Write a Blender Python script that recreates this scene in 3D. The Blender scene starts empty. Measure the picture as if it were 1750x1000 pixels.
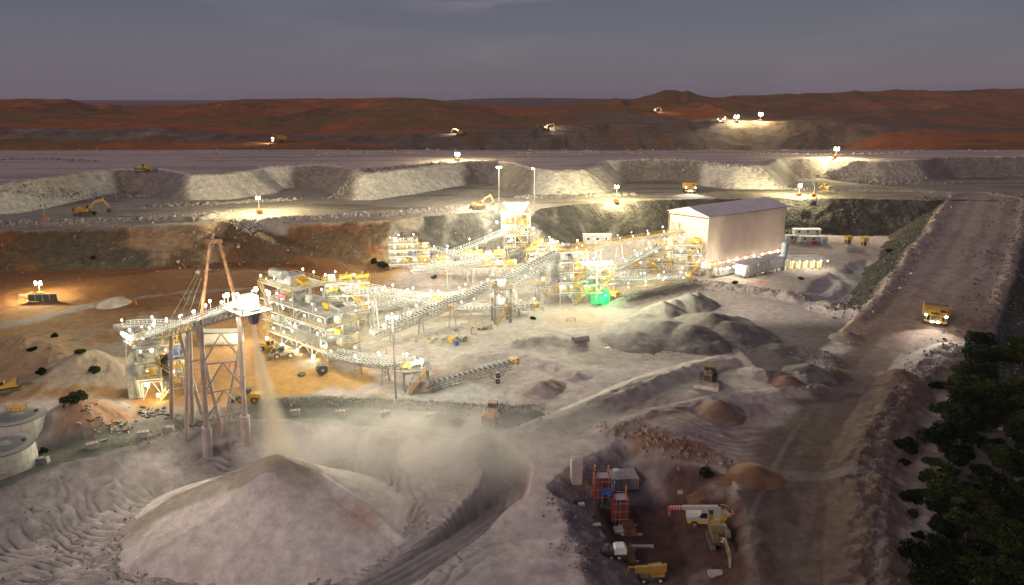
import bpy, bmesh, math, random
import numpy as np
from mathutils import Vector, Matrix

# ------------------------------------------------------------------ camera, sky, sun, exposure
SC = bpy.context.scene
COL = SC.collection
R = math.radians
CAMZ, FPX, HZ = 64.0, 1200.0, 168.0
TH = math.atan((500 - HZ) / FPX)
cT, sT = math.cos(TH), math.sin(TH)
cd = bpy.data.cameras.new('camera')
cam = bpy.data.objects.new('camera', cd); COL.objects.link(cam)
cam.location = (0, 0, CAMZ); cam.rotation_euler = (R(90) - TH, 0, 0)
cd.sensor_width = 36; cd.lens = 36 * FPX / 1750
cd.clip_start = 0.5; cd.clip_end = 40000
SC.camera = cam
SC.view_settings.view_transform = 'Standard'; SC.view_settings.look = 'None'
SC.view_settings.exposure = 0.45; SC.view_settings.gamma = 1.0
SC.cycles.use_denoising = True
SC.cycles.max_bounces = 5; SC.cycles.diffuse_bounces = 3; SC.cycles.glossy_bounces = 2
SC.cycles.volume_bounces = 1; SC.cycles.transparent_max_bounces = 8
SC.cycles.sample_clamp_indirect = 2.0; SC.cycles.sample_clamp_direct = 14
SC.cycles.volume_step_rate = 3.0; SC.cycles.volume_max_steps = 96
SC.cycles.use_light_tree = True

SUN_EL, SUN_AZ = 4.0, 205.0          # dusk glow behind the camera, to the left
W = bpy.data.worlds.new('World'); SC.world = W; W.use_nodes = True
nt = W.node_tree; nt.nodes.clear()
wo = nt.nodes.new('ShaderNodeOutputWorld'); bg = nt.nodes.new('ShaderNodeBackground')
sky = nt.nodes.new('ShaderNodeTexSky'); sky.sky_type = 'NISHITA'; sky.sun_disc = False
sky.sun_elevation = R(SUN_EL); sky.sun_rotation = R(SUN_AZ); sky.air_density = 1.0; sky.dust_density = 1.2; sky.ozone_density = 2.0
tc = nt.nodes.new('ShaderNodeTexCoord'); sep = nt.nodes.new('ShaderNodeSeparateXYZ')
nt.links.new(tc.outputs['Generated'], sep.inputs[0])
ramp = nt.nodes.new('ShaderNodeValToRGB')                       # dusk colour by height above the horizon
el = ramp.color_ramp.elements
el[0].position = 0.0; el[0].color = (1.0, 0.92, 1.02, 1)
el[1].position = 1.0; el[1].color = (1.3, 1.2, 1.3, 1)
for p, c in ((0.05, (0.93, 0.93, 1.03, 1)), (0.15, (.60, .69, .87, 1)), (0.3, (.72, .77, .95, 1))):
    e = el.new(p); e.color = c
nt.links.new(sep.outputs['Z'], ramp.inputs[0])
tint = nt.nodes.new('ShaderNodeMix'); tint.data_type = 'RGBA'; tint.inputs[0].default_value = 0.88
nt.links.new(sky.outputs[0], tint.inputs[6])
gs = nt.nodes.new('ShaderNodeMix'); gs.data_type = 'RGBA'; gs.blend_type = 'MULTIPLY'; gs.inputs[0].default_value = 1
nt.links.new(ramp.outputs[0], gs.inputs[6]); gs.inputs[7].default_value = (1.12, 1.02, 1.25, 1)
nt.links.new(gs.outputs[2], tint.inputs[7])
# thin dusk cloud
mp = nt.nodes.new('ShaderNodeMapping'); mp.inputs['Scale'].default_value = (2.2, 2.2, 11)
nz = nt.nodes.new('ShaderNodeTexNoise'); nz.inputs['Scale'].default_value = 1.7; nz.inputs['Detail'].default_value = 7; nz.inputs['Roughness'].default_value = .55
nt.links.new(tc.outputs['Generated'], mp.inputs[0]); nt.links.new(mp.outputs[0], nz.inputs['Vector'])
cr = nt.nodes.new('ShaderNodeValToRGB'); cr.color_ramp.elements[0].position = .52; cr.color_ramp.elements[0].color = (0, 0, 0, 1)
cr.color_ramp.elements[1].position = .74; cr.color_ramp.elements[1].color = (.20, .14, .13, 1)
nt.links.new(nz.outputs[0], cr.inputs[0])
ad = nt.nodes.new('ShaderNodeMix'); ad.data_type = 'RGBA'; ad.blend_type = 'ADD'; ad.inputs[0].default_value = 1
nt.links.new(tint.outputs[2], ad.inputs[6]); nt.links.new(cr.outputs[0], ad.inputs[7])
# one thin cloud bank, still lit, above the far hills
sb_ = nt.nodes.new('ShaderNodeVectorMath'); sb_.operation = 'SUBTRACT'; sb_.inputs[1].default_value = (-.065, .988, .133); nt.links.new(tc.outputs['Generated'], sb_.inputs[0])
ml_ = nt.nodes.new('ShaderNodeVectorMath'); ml_.operation = 'MULTIPLY'; ml_.inputs[1].default_value = (6.0, .6, 34.0); nt.links.new(sb_.outputs[0], ml_.inputs[0])
ln_ = nt.nodes.new('ShaderNodeVectorMath'); ln_.operation = 'LENGTH'; nt.links.new(ml_.outputs[0], ln_.inputs[0])
mr_ = nt.nodes.new('ShaderNodeMapRange'); mr_.interpolation_type = 'SMOOTHSTEP'; mr_.inputs[1].default_value = .2; mr_.inputs[2].default_value = 1.1; mr_.inputs[3].default_value = 1; mr_.inputs[4].default_value = 0; nt.links.new(ln_.outputs['Value'], mr_.inputs[0])
mp2 = nt.nodes.new('ShaderNodeMapping'); mp2.inputs['Scale'].default_value = (6, 6, 38); nt.links.new(tc.outputs['Generated'], mp2.inputs[0])
nz2 = nt.nodes.new('ShaderNodeTexNoise'); nz2.inputs['Scale'].default_value = 1.6; nz2.inputs['Detail'].default_value = 8; nz2.inputs['Distortion'].default_value = .6; nt.links.new(mp2.outputs[0], nz2.inputs['Vector'])
mr3 = nt.nodes.new('ShaderNodeMapRange'); mr3.inputs[1].default_value = .36; mr3.inputs[2].default_value = .66; nt.links.new(nz2.outputs[0], mr3.inputs[0])
mm_ = nt.nodes.new('ShaderNodeMath'); mm_.operation = 'MULTIPLY'; nt.links.new(mr_.outputs[0], mm_.inputs[0]); nt.links.new(mr3.outputs[0], mm_.inputs[1])
ad2 = nt.nodes.new('ShaderNodeMix'); ad2.data_type = 'RGBA'; ad2.blend_type = 'ADD'; nt.links.new(mm_.outputs[0], ad2.inputs[0]); nt.links.new(ad.outputs[2], ad2.inputs[6]); ad2.inputs[7].default_value = (.62, .38, .36, 1)
nt.links.new(ad2.outputs[2], bg.inputs[0]); bg.inputs[1].default_value = 0.10
nt.links.new(bg.outputs[0], wo.inputs[0])
sd_ = bpy.data.lights.new('sun', 'SUN'); sun = bpy.data.objects.new('sun', sd_); COL.objects.link(sun)
sd_.energy = .85; sd_.angle = R(15); sd_.color = (1.0, .80, .72)
def _sundir(az, el_):
    return Vector((math.sin(R(az)) * math.cos(R(el_)), math.cos(R(az)) * math.cos(R(el_)), math.sin(R(el_))))
sun.rotation_euler = (-_sundir(226, 21)).to_track_quat('-Z', 'Y').to_euler()
LAMP = 15.5                      # one multiplier for every lit lamp of the site

# ------------------------------------------------------------------ from a point of the photograph to a point of the place
def ray(px, py):
    u = (px - 875) / FPX; v = (py - 500) / FPX
    return u, cT - v * sT, -sT - v * cT
def G(px, py, z=0.0):
    X, Y, Z = ray(px, py); t = (z - CAMZ) / Z
    return Vector((t * X, t * Y, z))
def D(px, py, Y0):
    X, Y, Z = ray(px, py); t = Y0 / Y
    return Vector((t * X, Y0, CAMZ + t * Z))
def zz(py, Y0): return D(875, py, Y0).z

# ------------------------------------------------------------------ numpy noise
_rs = np.random.RandomState(11)
_perm = _rs.permutation(4096); _val = _rs.rand(4096)
def vnoise(x, y):
    xi = np.floor(x).astype(np.int64); yi = np.floor(y).astype(np.int64)
    fx = x - xi; fy = y - yi
    fx = fx * fx * fx * (fx * (fx * 6 - 15) + 10); fy = fy * fy * fy * (fy * (fy * 6 - 15) + 10)
    def hsh(a, b): return _val[(_perm[(a & 4095)] + b * 57 + 131) & 4095]
    a = hsh(xi, yi); b = hsh(xi + 1, yi); c = hsh(xi, yi + 1); d = hsh(xi + 1, yi + 1)
    return (a * (1 - fx) + b * fx) * (1 - fy) + (c * (1 - fx) + d * fx) * fy
def fbm(x, y, s=1.0, o=4, g=0.5):
    x = np.asarray(x, float) / s; y = np.asarray(y, float) / s; t = 0; a = 1; n = 0
    ca, sa = math.cos(.6), math.sin(.6)
    for k in range(o):
        t = t + a * vnoise(x + 17.3 * k, y - 9.1 * k); n += a; a *= g
        x, y = 2.03 * (ca * x - sa * y), 2.03 * (sa * x + ca * y)
    return t / n - 0.5
def ss(t):
    t = np.clip(t, 0, 1); return t * t * (3 - 2 * t)
def poly_sd(x, y, P):
    P = np.asarray(P, float); n = len(P)
    d2 = np.full(x.shape, 1e18); ins = np.zeros(x.shape, bool)
    for i in range(n):
        ax, ay = P[i]; bx, by = P[(i + 1) % n]
        ex, ey = bx - ax, by - ay; wx, wy = x - ax, y - ay
        t = np.clip((wx * ex + wy * ey) / (ex * ex + ey * ey + 1e-12), 0, 1)
        d2 = np.minimum(d2, (wx - ex * t) ** 2 + (wy - ey * t) ** 2)
        c = ((ay > y) != (by > y)) & (x < (bx - ax) * (y - ay) / (by - ay + 1e-12) + ax)
        ins ^= c
    d = np.sqrt(d2)
    return np.where(ins, -d, d)
def line_d(x, y, P, vals=None):
    P = [tuple(p) for p in P]; d2 = np.full(x.shape, 1e18); out = np.zeros(x.shape); side = np.zeros(x.shape)
    for i in range(len(P) - 1):
        ax, ay = P[i][0], P[i][1]; bx, by = P[i + 1][0], P[i + 1][1]
        ex, ey = bx - ax, by - ay; wx, wy = x - ax, y - ay
        t = np.clip((wx * ex + wy * ey) / (ex * ex + ey * ey + 1e-12), 0, 1)
        q = (wx - ex * t) ** 2 + (wy - ey * t) ** 2
        m = q < d2; d2 = np.where(m, q, d2)
        side = np.where(m, ex * wy - ey * wx, side)
        if vals is not None: out = np.where(m, vals[i] * (1 - t) + vals[i + 1] * t, out)
    return (np.sqrt(d2), out, side) if vals is not None else np.sqrt(d2)
def gp(pts, z=0.0):
    return [tuple(G(a, b, z))[:2] for a, b in pts]
# ------------------------------------------------------------------ the land
ZB, ZU = 15.0, 26.0                                    # mine bench, upper dump level
BENCH = gp([(-700, 400), (-200, 397), (0, 394), (120, 392), (260, 388), (340, 384), (400, 376), (470, 384), (560, 381), (640, 377), (690, 373), (760, 367), (850, 359),
            (875, 369), (905, 372), (922, 356), (985, 349), (1080, 343), (1200, 340), (1350, 338), (1500, 340), (1590, 342), (1640, 341), (1760, 343), (2300, 350)], ZB) + [(420, 600), (-420, 600)]
UPPER = gp([(-700, 340), (-300, 332), (-100, 324), (0, 318), (80, 306), (138, 297), (200, 291), (270, 290), (300, 295), (328, 300), (380, 299), (428, 294), (446, 287), (500, 285), (556, 283), (596, 289),
            (622, 299), (680, 293), (740, 285), (800, 278), (850, 277), (878, 280), (905, 289), (950, 294), (1000, 292), (1022, 287), (1036, 276), (1100, 274), (1180, 275), (1205, 280),
            (1260, 286), (1302, 286), (1318, 282), (1332, 273), (1420, 271), (1455, 276), (1500, 279), (1560, 277), (1584, 273), (1604, 270), (1750, 268), (2300, 268)], ZU) + [(520, 580), (-520, 580)]
YARD = gp([(-500, 900), (0, 848), (120, 800), (245, 768), (325, 738), (400, 722), (560, 727), (690, 748), (790, 770), (834, 806), (858, 856), (874, 920), (830, 1000), (760, 1100), (-400, 1300)])
DIG = gp([(935, 838), (965, 805), (1020, 770), (1060, 752), (1110, 770), (1190, 797), (1240, 806), (1262, 840), (1284, 900), (1296, 1000), (1320, 1150), (1010, 1200), (1004, 1000), (985, 930), (950, 870)])
POND = gp([(1360, 520), (1385, 480), (1430, 455), (1480, 440), (1510, 455), (1505, 490), (1490, 520), (1440, 528)])
RAMPC = [G(1687, 338, ZB), G(1664, 400, 10.7), G(1632, 460, 7.0), G(1590, 530, 3.2), G(1548, 590, .5), G(1514, 640, -.8), G(1480, 690, -2)]
RAMP = [(p.x, p.y) for p in RAMPC]; RAMPZ = [p.z for p in RAMPC]
ROADR = gp([(1548, 590), (1480, 690), (1430, 780), (1395, 880), (1370, 1000), (1355, 1200)])
ROADX = gp([(-300, 900), (0, 822), (150, 775), (300, 735), (450, 708), (600, 706), (720, 712), (830, 722), (900, 742)])
BERMS = [  # pixel line, height, half width
    ([(880, 748), (940, 724), (1000, 702), (1060, 676), (1110, 655), (1190, 628), (1240, 618)], 1.15, 3.0),
    ([(1030, 742), (1090, 718), (1150, 702), (1230, 684), (1310, 676), (1400, 664)], .8, 2.2),
    ([(1500, 1150), (1497, 1000), (1492, 900), (1484, 830), (1492, 770), (1520, 710), (1560, 655), (1600, 618), (1640, 598)], 1.7, 5.0),
    ([(-200, 389), (0, 387), (120, 385), (260, 379), (340, 376), (395, 366)], 1.5, 3.0),
    ([(420, 378), (480, 378), (560, 374), (640, 369), (690, 366), (760, 360), (830, 356)], 1.3, 2.6),
    ([(470, 690), (560, 687), (640, 690), (720, 694), (800, 699), (870, 703), (940, 700)], 0.9, 1.8),
    ([(800, 612), (860, 606), (905, 612), (950, 630), (985, 643)], .8, 3.0),
    ([(880, 590), (940, 580), (985, 588)], 1.2, 3.0),
    ([(1345, 512), (1395, 506), (1430, 492), (1438, 478), (1415, 470)], 1.1, 2.4),
    ([(1065, 520), (1120, 500), (1200, 488), (1270, 496), (1340, 508), (1400, 520), (1470, 540)], 1.6, 3.6),
    ([(1400, 528), (1440, 540), (1480, 548)], 1.6, 3.0),
    ([(1290, 640), (1350, 650), (1400, 645)], 1.3, 3.0),
    ([(0, 846), (110, 802), (240, 768), (320, 740), (400, 722), (560, 728), (690, 749), (790, 770)], 0.8, 2.2),
    ([(1200, 840), (1250, 845), (1280, 890), (1290, 960)], .6, 2.4),
    ([(0, 285), (100, 292), (180, 292), (260, 288)], .7, 1.6),
    ([(-200, 259), (200, 258), (500, 257), (800, 257), (1100, 257), (1400, 258), (1750, 258), (1900, 258)], 2.2, 5), ([(520, 266), (580, 263), (650, 260), (720, 262)], 2.2, 4.5), ([(0, 274), (90, 272), (160, 276)], 1.5, 4), ([(880, 262), (1000, 260), (1100, 263)], 1.2, 3), ([(1290, 262), (1420, 264), (1560, 261)], 1.2, 3), ([(300, 268), (420, 270)], 1.2, 2.5), ([(1600, 262), (1750, 265)], 1.6, 4),
]
BERMW = [(gp(l, ZB if l[0][1] < 395 and h < 1.6 and l[0][1] > 340 else (ZU if l[0][1] < 300 else 0)), h, w) for l, h, w in BERMS]
MOUNDS = [  # px, py (foot), base radius, height, floor z
    (118, 650, 17, 4.4, 0), (75, 610, 15, 3.6, 0), (168, 640, 10, 3.0, 0), (30, 600, 16, 3.0, 0), (150, 720, 11, 3.2, 0), (110, 735, 10, 3.0, 0), (420, 392, 9, 4, 12),
    (1390, 610, 9, 2.2, 0), (1330, 600, 8, 1.4, 0), (1430, 640, 6, 1.2, 0), (1530, 650, 6, 1.5, 0), (1150, 735, 12, 1.8, 0), (1230, 705, 5, 2.0, 0),
    (905, 880, 7, .7, 0), (935, 830, 6, .6, 0), (915, 960, 6, .6, 0), (1210, 860, 6, .9, -4), (720, 560, 7, .5, 0),
    (690, 470, 10, 2.2, 0), (735, 480, 12, 1.6, 0), (640, 455, 9, 2.5, 0), (1700, 640, 14, 1.5, 0), (1690, 500, 16, 3, 2), (1745, 470, 18, 6, 2), (1760, 560, 14, 3, 0),
]
# far land: for columns of the view, eight nodes (distance, row) from the upper level out to the skyline
FARC = [(-500, [(545, None, 26), (575, 258), (640, 241), (652, 239), (690, 218), (790, 211), (1000, 196)], 1300),
        (0,   [(545, None, 26), (575, 258), (640, 241), (652, 239), (690, 218), (790, 211), (1000, 196)], 1300),
        (260, [(545, None, 26), (575, 259), (640, 243), (655, 240), (690, 221), (790, 213), (1000, 198)], 1300),
        (420, [(545, None, 26), (575, 256), (620, 248), (660, 240), (700, 232), (790, 222), (1000, 200)], 1350),
        (540, [(545, None, 26), (575, 252), (620, 245), (690, 238), (730, 235), (790, 228), (1000, 205)], 1400),
        (700, [(545, None, 26), (580, None, 14), (680, None, 12), (705, 250), (745, 231), (800, 228), (980, 205)], 1400),
        (800, [(545, None, 26), (580, None, 10), (700, None, 8), (730, 252), (775, 226), (850, 223), (1000, 203)], 1350),
        (880, [(545, None, 26), (580, None, 8), (740, None, 6), (765, 252), (805, 222), (900, 214), (1020, 202)], 1400),
        (1000, [(545, None, 26), (580, None, 8), (760, None, 5), (790, 252), (840, 212), (1000, 206), (1200, 193)], 1600),
        (1120, [(545, None, 26), (580, None, 8), (760, None, 5), (790, 252), (845, 210), (1000, 204), (1120, 191)], 1500),
        (1300, [(545, None, 26), (580, None, 8), (760, None, 5), (790, 256), (850, 208), (1040, 203), (1200, 192)], 1700),
        (1450, [(545, None, 26), (580, None, 8), (740, None, 6), (770, 256), (840, 208), (1020, 204), (1250, 189)], 1800),
        (1600, [(545, None, 26), (575, 258), (640, 247), (690, 240), (790, 220), (900, 214), (1250, 190)], 1800),
        (1750, [(545, None, 26), (575, 254), (640, 243), (700, 235), (820, 226), (960, 214), (1300, 188)], 1700),
        (2300, [(545, None, 26), (575, 254), (640, 243), (700, 235), (820, 226), (960, 214), (1300, 188)], 1700)]
SKYL = [(-500, 172), (0, 170), (55, 167), (120, 167), (148, 175), (172, 181), (180, 178), (192, 177), (212, 183), (250, 180), (330, 176), (420, 172), (480, 173), (560, 172), (640, 169), (690, 167), (740, 169), (770, 176), (800, 183), (860, 186), (900, 189),
        (950, 182), (1000, 178), (1040, 181), (1075, 186), (1100, 175), (1132, 163), (1150, 164), (1162, 169), (1172, 165), (1190, 174), (1215, 177), (1250, 171), (1300, 170), (1345, 166), (1385, 165), (1420, 168), (1455, 160), (1480, 164), (1525, 157), (1545, 159), (1580, 161), (1640, 158), (1700, 155), (1750, 153), (2300, 150)]
SKYD = [(-500, 195), (300, 195), (700, 190), (780, 170), (860, 167), (960, 167), (1040, 169), (1180, 167), (1330, 164), (1400, 159), (1450, 156), (1560, 157), (1650, 155), (1750, 154), (2300, 154)]
_ratio = lambda py: (sT + (py - 500) / FPX * cT) / (cT - (py - 500) / FPX * sT)
def far_z(x, y):
    px = 875 + 1236 * x / y
    cs = np.array([c[0] for c in FARC], float)
    Ys = []; Zs = []
    for k in range(7):
        yk = np.array([c[1][k][0] for c in FARC], float)
        zk = np.array([(c[1][k][2] if c[1][k][1] is None else zz(c[1][k][1], c[1][k][0])) for c in FARC])
        Ys.append(np.interp(px, cs, yk)); Zs.append(np.interp(px, cs, zk))
    yc = np.interp(px, cs, np.array([c[2] for c in FARC], float))
    sl = np.interp(px, [a for a, b in SKYL], [b for a, b in SKYL])
    Ys.append(yc); Zs.append(CAMZ - yc * _ratio(sl))
    Ys.append(yc + 700); Zs.append(np.full_like(yc, 18.0))
    yd = np.full_like(yc, 8500.0)
    sl2 = np.interp(px, [a for a, b in SKYD], [b for a, b in SKYD])
    zd = CAMZ - yd * _ratio(sl2)
    Ys.append(yd - 4000); Zs.append(np.full_like(yc, 14.0))
    Ys.append(yd); Zs.append(zd); Ys.append(yd + 3500); Zs.append(np.full_like(yc, 10.0))
    out = np.full_like(yc, 26.0)
    for k in range(len(Ys) - 1):
        t = (y - Ys[k]) / (Ys[k + 1] - Ys[k])
        m = (t >= 0) & (t <= 1)
        if k >= 5: t = ss(t) * .6 + t * .4
        out = np.where(m, Zs[k] * (1 - t) + Zs[k + 1] * t, out)
    out = np.where(y > yd + 3500, 10.0, out)
    return out, yc
# foreground stockpile: cone cut by a flat front face
APX = D(472, 776, 107.5)
PILE_R = 23.0
def pile_h(x, y):
    dx, dy = x - APX.x, y - APX.y
    w = fbm(x, y, 7, 3) * 1.1
    r = np.sqrt(dx ** 2 + (dy * np.where(dy > 0, 1.7, 1.0)) ** 2)
    h1 = APX.z + .25 - r * .50 + .10 * np.maximum(r - 13, 0)
    h1 = h1 - np.where(r < 2.5, (2.5 - r) * .12, 0)
    # low arm to the left, and a second shoulder in front of it
    a1 = line_d(x, y, [(APX.x - 1, APX.y - .5), (APX.x - 9, APX.y - 1.5), (APX.x - 17, APX.y - 2.5), (APX.x - 25, APX.y - 7)], [APX.z - .1, APX.z - 3.2, APX.z - 6.4, APX.z - 10.6])
    h2 = a1[1] - np.where(dy > -1.5 + dx * .1, .85, .58) * a1[0]
    a2 = line_d(x, y, [(APX.x + 1, APX.y - .5), (APX.x + 8, APX.y - 1.5), (APX.x + 16, APX.y - 5), (APX.x + 22, APX.y - 9)], [APX.z - .1, APX.z - 3.0, APX.z - 6.6, APX.z - 9.8])
    h3 = a2[1] - np.where(dy > -1.5 - dx * .15, .85, .55) * a2[0]
    h = np.maximum(np.maximum(h1, h2), h3)
    # front face: plane rising away from the camera, steeper near its lip
    s = (dy + 3.2) * .98 + (dx + 3) * .10 - np.abs(dx + 1) * .11 + w * .25
    face = APX.z - 1.5 + np.minimum(s, 0) * .60 + np.maximum(s, 0) * 3
    return np.minimum(h, face) + w * .12, face < h
def terrain(x, y, want=False):
    x = np.atleast_1d(np.asarray(x, float)); y = np.atleast_1d(np.asarray(y, float))
    n1 = fbm(x, y, 26, 4); n2 = fbm(x + 300, y, 6, 4); n3 = fbm(x - 90, y + 40, 1.7, 3)
    h = n1 * .9 + n2 * .35
    # ground at the back left lies a little higher
    hl = 3.2 * ss((y - 165) / 55) * ss((-40 - x) / 40); h = h + hl
    near = y < 300
    sy = np.where(near, poly_sd(x, y, YARD) + n2 * 2.2, 99.); sdg = np.where(near, poly_sd(x, y, DIG) + n2 * 3 + n3 * 1.0, 99.)
    d1 = np.maximum(-sy, 0); d2 = np.maximum(-sdg, 0)
    h = h - np.minimum(d1 * np.where(x > -30, .27, .50), 5.0)
    h = h - np.minimum(d2 * .55, 5.6)
    yw = ss(-sy / 8); inpile = np.zeros(x.shape, bool)
    # dozer ridges and rills in the yard
    qx = x * .55 + y * .83; qy = -x * .83 + y * .55
    wob = fbm(x, y, 14, 3) * 16
    rid = 1 - np.abs(2 * vnoise((qx + wob) / 2.1, (qy + wob * .6) / 11) - 1)
    rid2 = 1 - np.abs(2 * vnoise((qx - wob) / 1.0, (qy + wob) / 5.5) - 1)
    C_ = G(300, 850, -5); q1 = np.hypot(x - C_.x, (y - C_.y) * 1.4) + fbm(x, y, 8, 3) * 9 + n2 * .6; q2 = x * .35 + y * .94 + fbm(x + 70, y, 10, 3) * 10 + n2 * .6
    mk = ss(fbm(x - 33, y + 12, 11, 3) * 4 + .5); am = .45 + .55 * ss(fbm(x + 210, y, 9, 2) * 4 + .6)
    h = h + yw * am * (np.abs(np.sin(q1 * math.pi / 2.1)) * mk * .95 + np.abs(np.sin(q2 * math.pi / 1.5)) * (1 - mk) * .75 + n1 * 1.4 - .5)
    trk = ss((-line_d(x, y, gp([(560, 1060), (700, 985), (800, 925), (860, 880), (870, 840), (830, 800)], -5)) + 4.6) / 2)
    h = np.where(trk > 0, h * (1 - trk) + trk * (-5 + .25 * np.abs(np.sin(line_d(x, y, gp([(560, 1060), (700, 985), (800, 925), (860, 880), (870, 840), (830, 800)], -5)) * 2.2))), h)
    bm = np.zeros(x.shape)
    for P, bh, bw in BERMW:
        d = line_d(x, y, P) + n2 * min(bw, 3) * .6
        b = bh * np.clip(1.35 - d / bw * 1.0, 0, 1) * (1 + (n3 * .7 + n2 * .35) * min(1, 1.3 / bh))
        b = np.where(d < bw * 1.4, b, 0)
        if P[0][1] < 235: h = h + b
        else: bm = np.maximum(bm, b)
    for px, py, r, mh, fz in MOUNDS:
        c = G(px, py, fz); q = np.hypot(x - c.x, y - c.y) + n2 * r * .5 + n1 * r * .5
        h = h + mh * ss(1 - q / r)
    ps = poly_sd(x, y, POND) + n2 * 3; h = h - 2.0 * ss(-ps / 6)
    # ramp up to the bench, bench, upper dumps
    rd, rz, rside = line_d(x, y, RAMP, RAMPZ); rd = np.maximum(rd + n1 * 4 + n2 * 1.6, 0)
    gul = fbm(x, y, 9, 4) * 3.0 + n2 * 1.2
    rough = fbm(x * 1.0, y, 3.1, 4) * .9
    hr = rz - .66 * np.maximum(rd - 16 + gul * .5, 0)
    wr = .75 * np.clip(1.3 - np.abs(rd - 15.2) / 2.0, 0, 1)
    hr = np.where(rd < 18.5, hr + wr * (1 + n3 * 1.2) * ss((y - 185) / 25), hr + rough * .9)
    onr = (hr > h) & (rd < 16.5)
    rslope = (hr > h) & ~onr
    h = np.maximum(h, hr)
    sb = poly_sd(x, y, BENCH) + gul * .8
    sl = np.where(x < -20, .60, .70)
    hb = ZB + n1 * .5 * ss(-sb / 6) - sl * np.maximum(sb, 0) + rough * np.clip(sb / 3, 0, 1) * np.clip((22 - sb) / 4, 0, 1)
    # the old access track cut across the left slope
    tk = line_d(x, y, [tuple(G(400, 380, 14))[:2], tuple(G(470, 412, 9))[:2], tuple(G(540, 442, 4.5))[:2], tuple(G(604, 474, 1))[:2]], [15, 10.2, 5.2, .8])
    sbraw = sb; bslope = (hb > h) & (sb > 0)
    onb = (hb > h) & (sb <= 0)
    h = np.maximum(h, hb)
    ontk = (tk[0] < 5) & (y < 300)
    h = np.where(tk[0] < 8, np.where(tk[0] < 4, tk[1], h * ss((tk[0] - 4) / 4) + tk[1] * (1 - ss((tk[0] - 4) / 4))), h)
    h = h + np.where(onb, bm, 0)
    su = poly_sd(x, y, UPPER) + gul * .55
    lip = .9 * np.clip(1 - np.abs(su + 1.6) / 1.8, 0, 1) * (1 + n3)
    hu = ZU + n1 * .8 * ss(-su / 8) + lip - .78 * np.maximum(su, 0) + rough * np.clip(su / 3, 0, 1) * .8
    uslope = (hu > h) & (su > 0); onu = (hu > h) & (su <= 0)
    h = np.maximum(h, hu)
    fz_, yc = far_z(x, y)
    fm = ss((y - 538) / 14)
    fn = fbm(x, y, 240, 7, .58) * 44 * ss((y - 880) / 300) + fbm(x + 50, y, 60, 6, .6) * 9 * ss((y - 560) / 60)
    rdg = (1 - np.abs(2 * vnoise(x / 120 + 5, y / 260) - 1)) ** 1.5 * 15 * ss((y - 820) / 250) * ss((yc + 100 - y) / 300)
    h = np.where(fm > 0, h * (1 - fm) + fm * (fz_ + fn * .75 * (1 - .55 * ss((y - yc + 250) / 250)) + rdg - 3 * ss((y - 820) / 250)), h)
    h = h + n3 * .10
    if not want: return h
    return h, dict(n1=n1, n2=n2, n3=n3, sy=sy, sdg=sdg, inpile=inpile, onr=onr, rslope=rslope, bslope=bslope, onb=onb, uslope=uslope, onu=onu, sb=sb, su=su, rd=rd, rz=rz,
                   rside=rside, fm=fm, yc=yc, ps=ps, ontk=ontk, trk=trk, gul=gul, bm=bm)
def hz(x, y): return float(terrain(x, y)[0])
def GT(px, py, lo=60, hi=900):
    """the first ground point met along a line of sight"""
    X, Y, Z = ray(px, py)
    t = np.concatenate([np.linspace(lo, 300, 1200), np.linspace(300.3, hi, 1000)]) / Y
    g = terrain(t * X, t * Y) - (CAMZ + t * Z)
    k = np.argmax(g > 0)
    if g[k] <= 0: k = len(t) - 1
    a = g[k - 1] / (g[k - 1] - g[k] + 1e-9) if k else 0
    tt = t[k - 1] + (t[k] - t[k - 1]) * min(max(a, 0), 1)
    return Vector((tt * X, tt * Y, CAMZ + tt * Z))

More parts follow.
